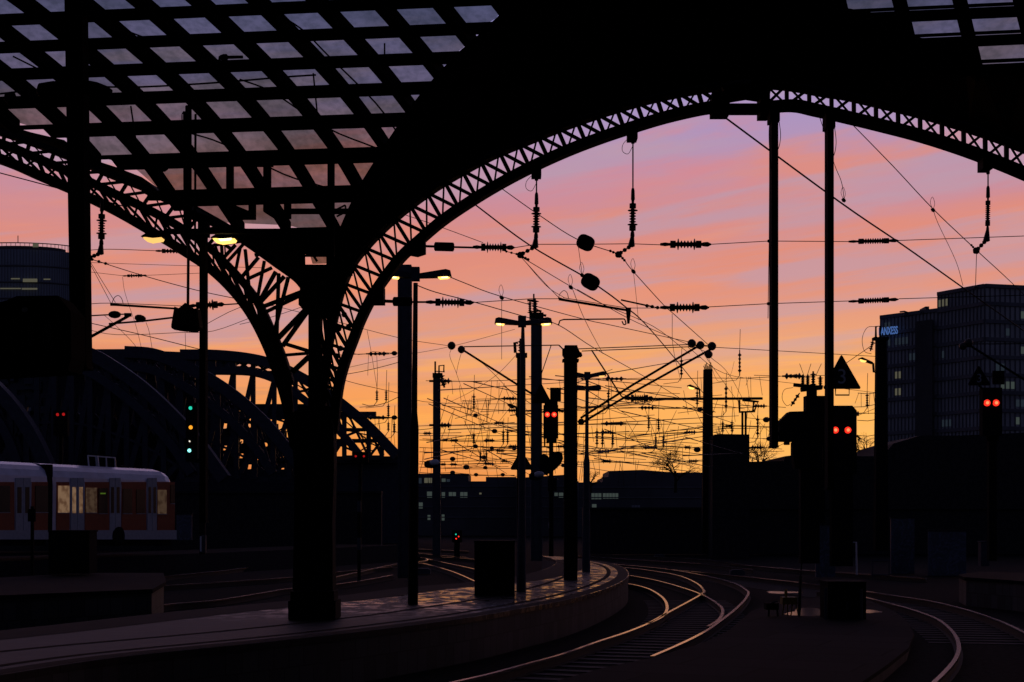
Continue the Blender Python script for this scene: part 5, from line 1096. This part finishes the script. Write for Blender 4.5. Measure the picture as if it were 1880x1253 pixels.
for car, red, doors, wins in [(c1_, [(283,350), (428,552), (614,740), (796,885)], [(355,422), (553,608), (744,792)], [(291,347,255,392), (432,486,265,392), (497,541,268,396), (620,666,270,396), (688,732,274,396), (797,841,276,398), (862,882,250,345)]), (c2_, [(-150,70), (157,240)], [(74,152), (-300,-160)], [(-120,45,255,390), (175,238,255,390)])]:
    for a, b in red: panel(car, 'side_panel', tx(a), tx(b), ty(236, 0), ty(481, 0), .035, redm)
    panel(car, 'sill', tx(283 if car is c1_ else -400), tx(893 if car is c1_ else 244), ty(481, 0), ty(528, 0), .045, greyp)
    panel(car, 'skirt', tx(283 if car is c1_ else -400), tx(880 if car is c1_ else 244), ty(528, 0), ty(560, 0), -.1, black)
    for a, b in doors:
        mdl = (a+b)/2
        for u0, u1 in ((a, mdl-1), (mdl+1, b)):
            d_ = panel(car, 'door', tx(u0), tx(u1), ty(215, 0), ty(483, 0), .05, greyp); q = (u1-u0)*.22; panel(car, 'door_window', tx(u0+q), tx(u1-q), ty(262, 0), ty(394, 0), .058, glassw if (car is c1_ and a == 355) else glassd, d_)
    for a, b, y0, y1 in wins:
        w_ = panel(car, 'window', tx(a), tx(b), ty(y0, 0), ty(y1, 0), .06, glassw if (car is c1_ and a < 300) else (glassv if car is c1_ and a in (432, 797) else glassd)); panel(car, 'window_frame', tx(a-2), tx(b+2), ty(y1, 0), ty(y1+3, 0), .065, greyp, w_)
c1_.p('destination_display', MB().prism([sp(tx(503), ty(298,0), .07), sp(tx(530), ty(298,0), .07), sp(tx(530), ty(291,0), .07), sp(tx(503), ty(291,0), .07)], -nn*.005), emis('green_display', (.35, .7, .05), .12))
c1_.p('wheel', MB().lathe(sp(tx(598), ty(512,0), .08), sp(tx(598), ty(512,0), -.1), [(0, .28), (.2, .42), (1, .42)], 20), black)
c1_.p('gangway', MB().prism([A0+dd*tof(86)+Vector((0,0,zb)), A0+dd*tof(97)+Vector((0,0,zb)), A0+dd*tof(97)+Vector((0,0,zr-.1)), A0+dd*tof(86)+Vector((0,0,zr-.1))], -nn*2.6), black)
pg = c1_.p('roof_box', MB().prism([sp(206, 857, -1.2)+Vector((0,0,.0)), sp(253, 860, -1.2), sp(252, 842, -1.2)+Vector((0,0,.12)), sp(204, 837, -1.2)+Vector((0,0,.12))], -nn*.4), black)
for a, b in (((204,836), (253,840)), ((206,857), (253,860)), ((204,836), (206,857)), ((253,840), (254,860)), ((220,837), (222,858)), ((237,839), (238,860))): c1_.p('box_frame', MB().bar(sp(*a, -1.17), sp(*b, -1.17), .05 if a[0] != 220 else .12), white, pg)
c1_.p('roof_horn', MB().lathe(sp(255, 858, -1.0), sp(268, 861, -1.0), [(0, .1), (1, .14)], 8), black)
bed = MB().prism([A0+dd*(-30)+nn*2+Vector((0,0,.0)), A0+dd*(-30)+nn*.5+Vector((0,0,.85)), A0+dd*(-30)-nn*4+Vector((0,0,.85)), A0+dd*(-30)-nn*6], dd*60)
struct('track_embankment', bed, ballast)

# ------------------------------------------------------------------ platform and yard furniture
def cab(name, lbl, cat, D, x0, y0, x1, y1, dep, m_=black, lid=3, door=True):
    t = T(name, lbl, cat, P((x0+x1)/2, y1, D)); t.p('body', MB().pbox(D, x0, y0+lid, x1, y1, dep), m_); t.p('lid', MB().pbox(D-.03, x0-1, y0, x1+1, y0+lid, dep+.06), m_)
    if door: t.p('door', MB().pbox(D-.015, x0+3, y0+lid+3, (x0+x1)/2-1, y1-6, .015), m_); t.p('door', MB().pbox(D-.015, (x0+x1)/2+1, y0+lid+3, x1-3, y1-6, .015), m_)
    t.p('plinth', MB().pbox(D-.02, x0+1, y1-4, x1-1, y1, dep+.04), m_)
    return t
cab('equipment_cabinet', 'big black equipment box standing on the curved platform', 'cabinet', G(908, 1094, .76).y, 871, 993, 945, 1094, .9)
cab('equipment_cabinet', 'dark cabinet on the side platform in front of the train', 'cabinet', G(125, 1056, .9).y-.2, 89, 974, 164, 1054, .7)
t = cab('relay_cabinet', 'black relay cabinet beside the puddle on the ramp platform', 'cabinet', 31.2, 1520, 1068, 1590, 1160, .8); t.p('handle', MB().tube(PL([(1555,1105), (1555,1120)], 31.15), .012), steel)
t.p('side_post', MB().tube(PL([(1581,1082), (1582,1150)], 31.1), .03), steel); t.p('side_post', MB().tube(PL([(1516,1080), (1516,1150)], 31.1), .03), steel)
t = T('yellow_trestle', 'small yellow trestle with splayed legs at the puddle edge', 'trestle', G(1450, 1132, .22)); D_ = t.loc.y
t.p('top', MB().pbox(D_-.1, 1437, 1097, 1464, 1110, .3), yellow)
for a, b in (((1440,1108), (1436,1130)), ((1446,1108), (1446,1131)), ((1455,1108), (1452,1132)), ((1461,1108), (1466,1131))): t.p('leg', MB().tube(PL([a, b], D_), .014), yellow)
t.p('knob', MB().lathe(P(1443, 1082, D_), P(1443, 1097, D_), [(0, .02), (.4, .04), (1, .02)], 8), yellow)
t = T('point_machine', 'low dark point lever box next to the yellow trestle', 'point machine', G(1418, 1132, .22)); t.p('case', MB().pbox(D_, 1407, 1108, 1430, 1120, .3), black); t.p('lever', MB().tube(PL([(1415,1108), (1428,1104)], D_), .02), steel); t.p('leg', MB().tube(PL([(1412,1118), (1411,1132)], D_), .02), black); t.p('leg', MB().tube(PL([(1427,1118), (1428,1132)], D_), .02), black)
t = T('marker_pole', 'thin leaning marker pole with sleeved foot beside the trestle', 'pole', G(1467, 1136, .22)); t.p('pole', MB().tube(PL([(1478,948), (1470,1060)], D_), .012), black); t.p('sleeve', MB().tube(PL([(1470,1058), (1467,1136)], D_), .035), mat('sleeve_rust', (.03, .022, .008), .8))
t = T('handrail', 'thin pale handrail frame under the hooded signal', 'rail', G(1556, 1062, 0)); D_ = 56
for pts in ([(1524,1056), (1524,996), (1534,995)], [(1553,995), (1572,996), (1573,1056)], [(1538,1030), (1556,1031)]): t.p('tube', MB().tube(PL(pts, D_), .035), white)
t = T('handrail', 'low double bar between the graffiti panels', 'rail', P(1620, 1056, 56))
for y in (1030, 1056): t.p('tube', MB().tube(PL([(1600,y), (1634,y)], 56), .03), steel)
for x in (1602, 1632): t.p('post', MB().tube(PL([(x,1030), (x,1062)], 56), .03), steel)
cab('yard_locker', 'narrow grey locker on the far platform below the red lights', 'locker', 48, 1801, 994, 1816, 1040, .3, steel, 2, False)
t = T('platform_post', 'thin dark signpost on the side platform before the train', 'post', G(58, 1056, .9)); t.p('pole', MB().pbox(t.loc.y, 56, 930, 61, 1056, .08), black); t.p('plate', MB().pbox(t.loc.y-.03, 51, 935, 65, 958, .03), black)
t = T('white_box', 'pale narrow switch box at the foot of the signal light mast', 'box', P(372, 1015, 59)); t.p('body', MB().pbox(59, 367, 985, 370, 1013, .2), white, label='pale edge strip'); t.p('body', MB().pbox(59, 370, 983, 377, 1015, .25), steel)
t = T('lineside_post', 'slim white-banded post on the tracks beyond the iron column', 'post', G(659, 1068, 0)); t.p('pole', MB().pbox(t.loc.y, 656, 918, 662, 1068, .1), black); t.p('band', MB().pbox(t.loc.y-.01, 655.5, 920, 662.5, 940, .12), steel); t.p('band', MB().pbox(t.loc.y-.01, 655.5, 988, 662.5, 1010, .12), steel)
t = T('lineside_post', 'striped thin post behind the two-light signal', 'post', P(1008, 1020, 60)); t.p('pole', MB().pbox(60, 1008, 930, 1012, 1022, .1), steel); t.p('band', MB().pbox(59.98, 1007.5, 960, 1012.5, 970, .12), white)
for x, y, lb in ((675,1030,'low pale point motor beside the far curling rail'), (778,1055,'low pale point motor near the glowing rails'), (1210,1026,'small dark point motor on the far straight rails'), (1353,1057,'small dark point motor where the far rails converge')):
    g_ = G(x, y, 0); t = T('point_motor', lb, 'point motor', g_, 'point motors'); t.p('case', MB().box(g_.x-.3, g_.x+.3, g_.y-.2, g_.y+.2, .02, .2), steel); t.p('lid', MB().box(g_.x-.22, g_.x+.22, g_.y-.22, g_.y+.18, .2, .26), steel)
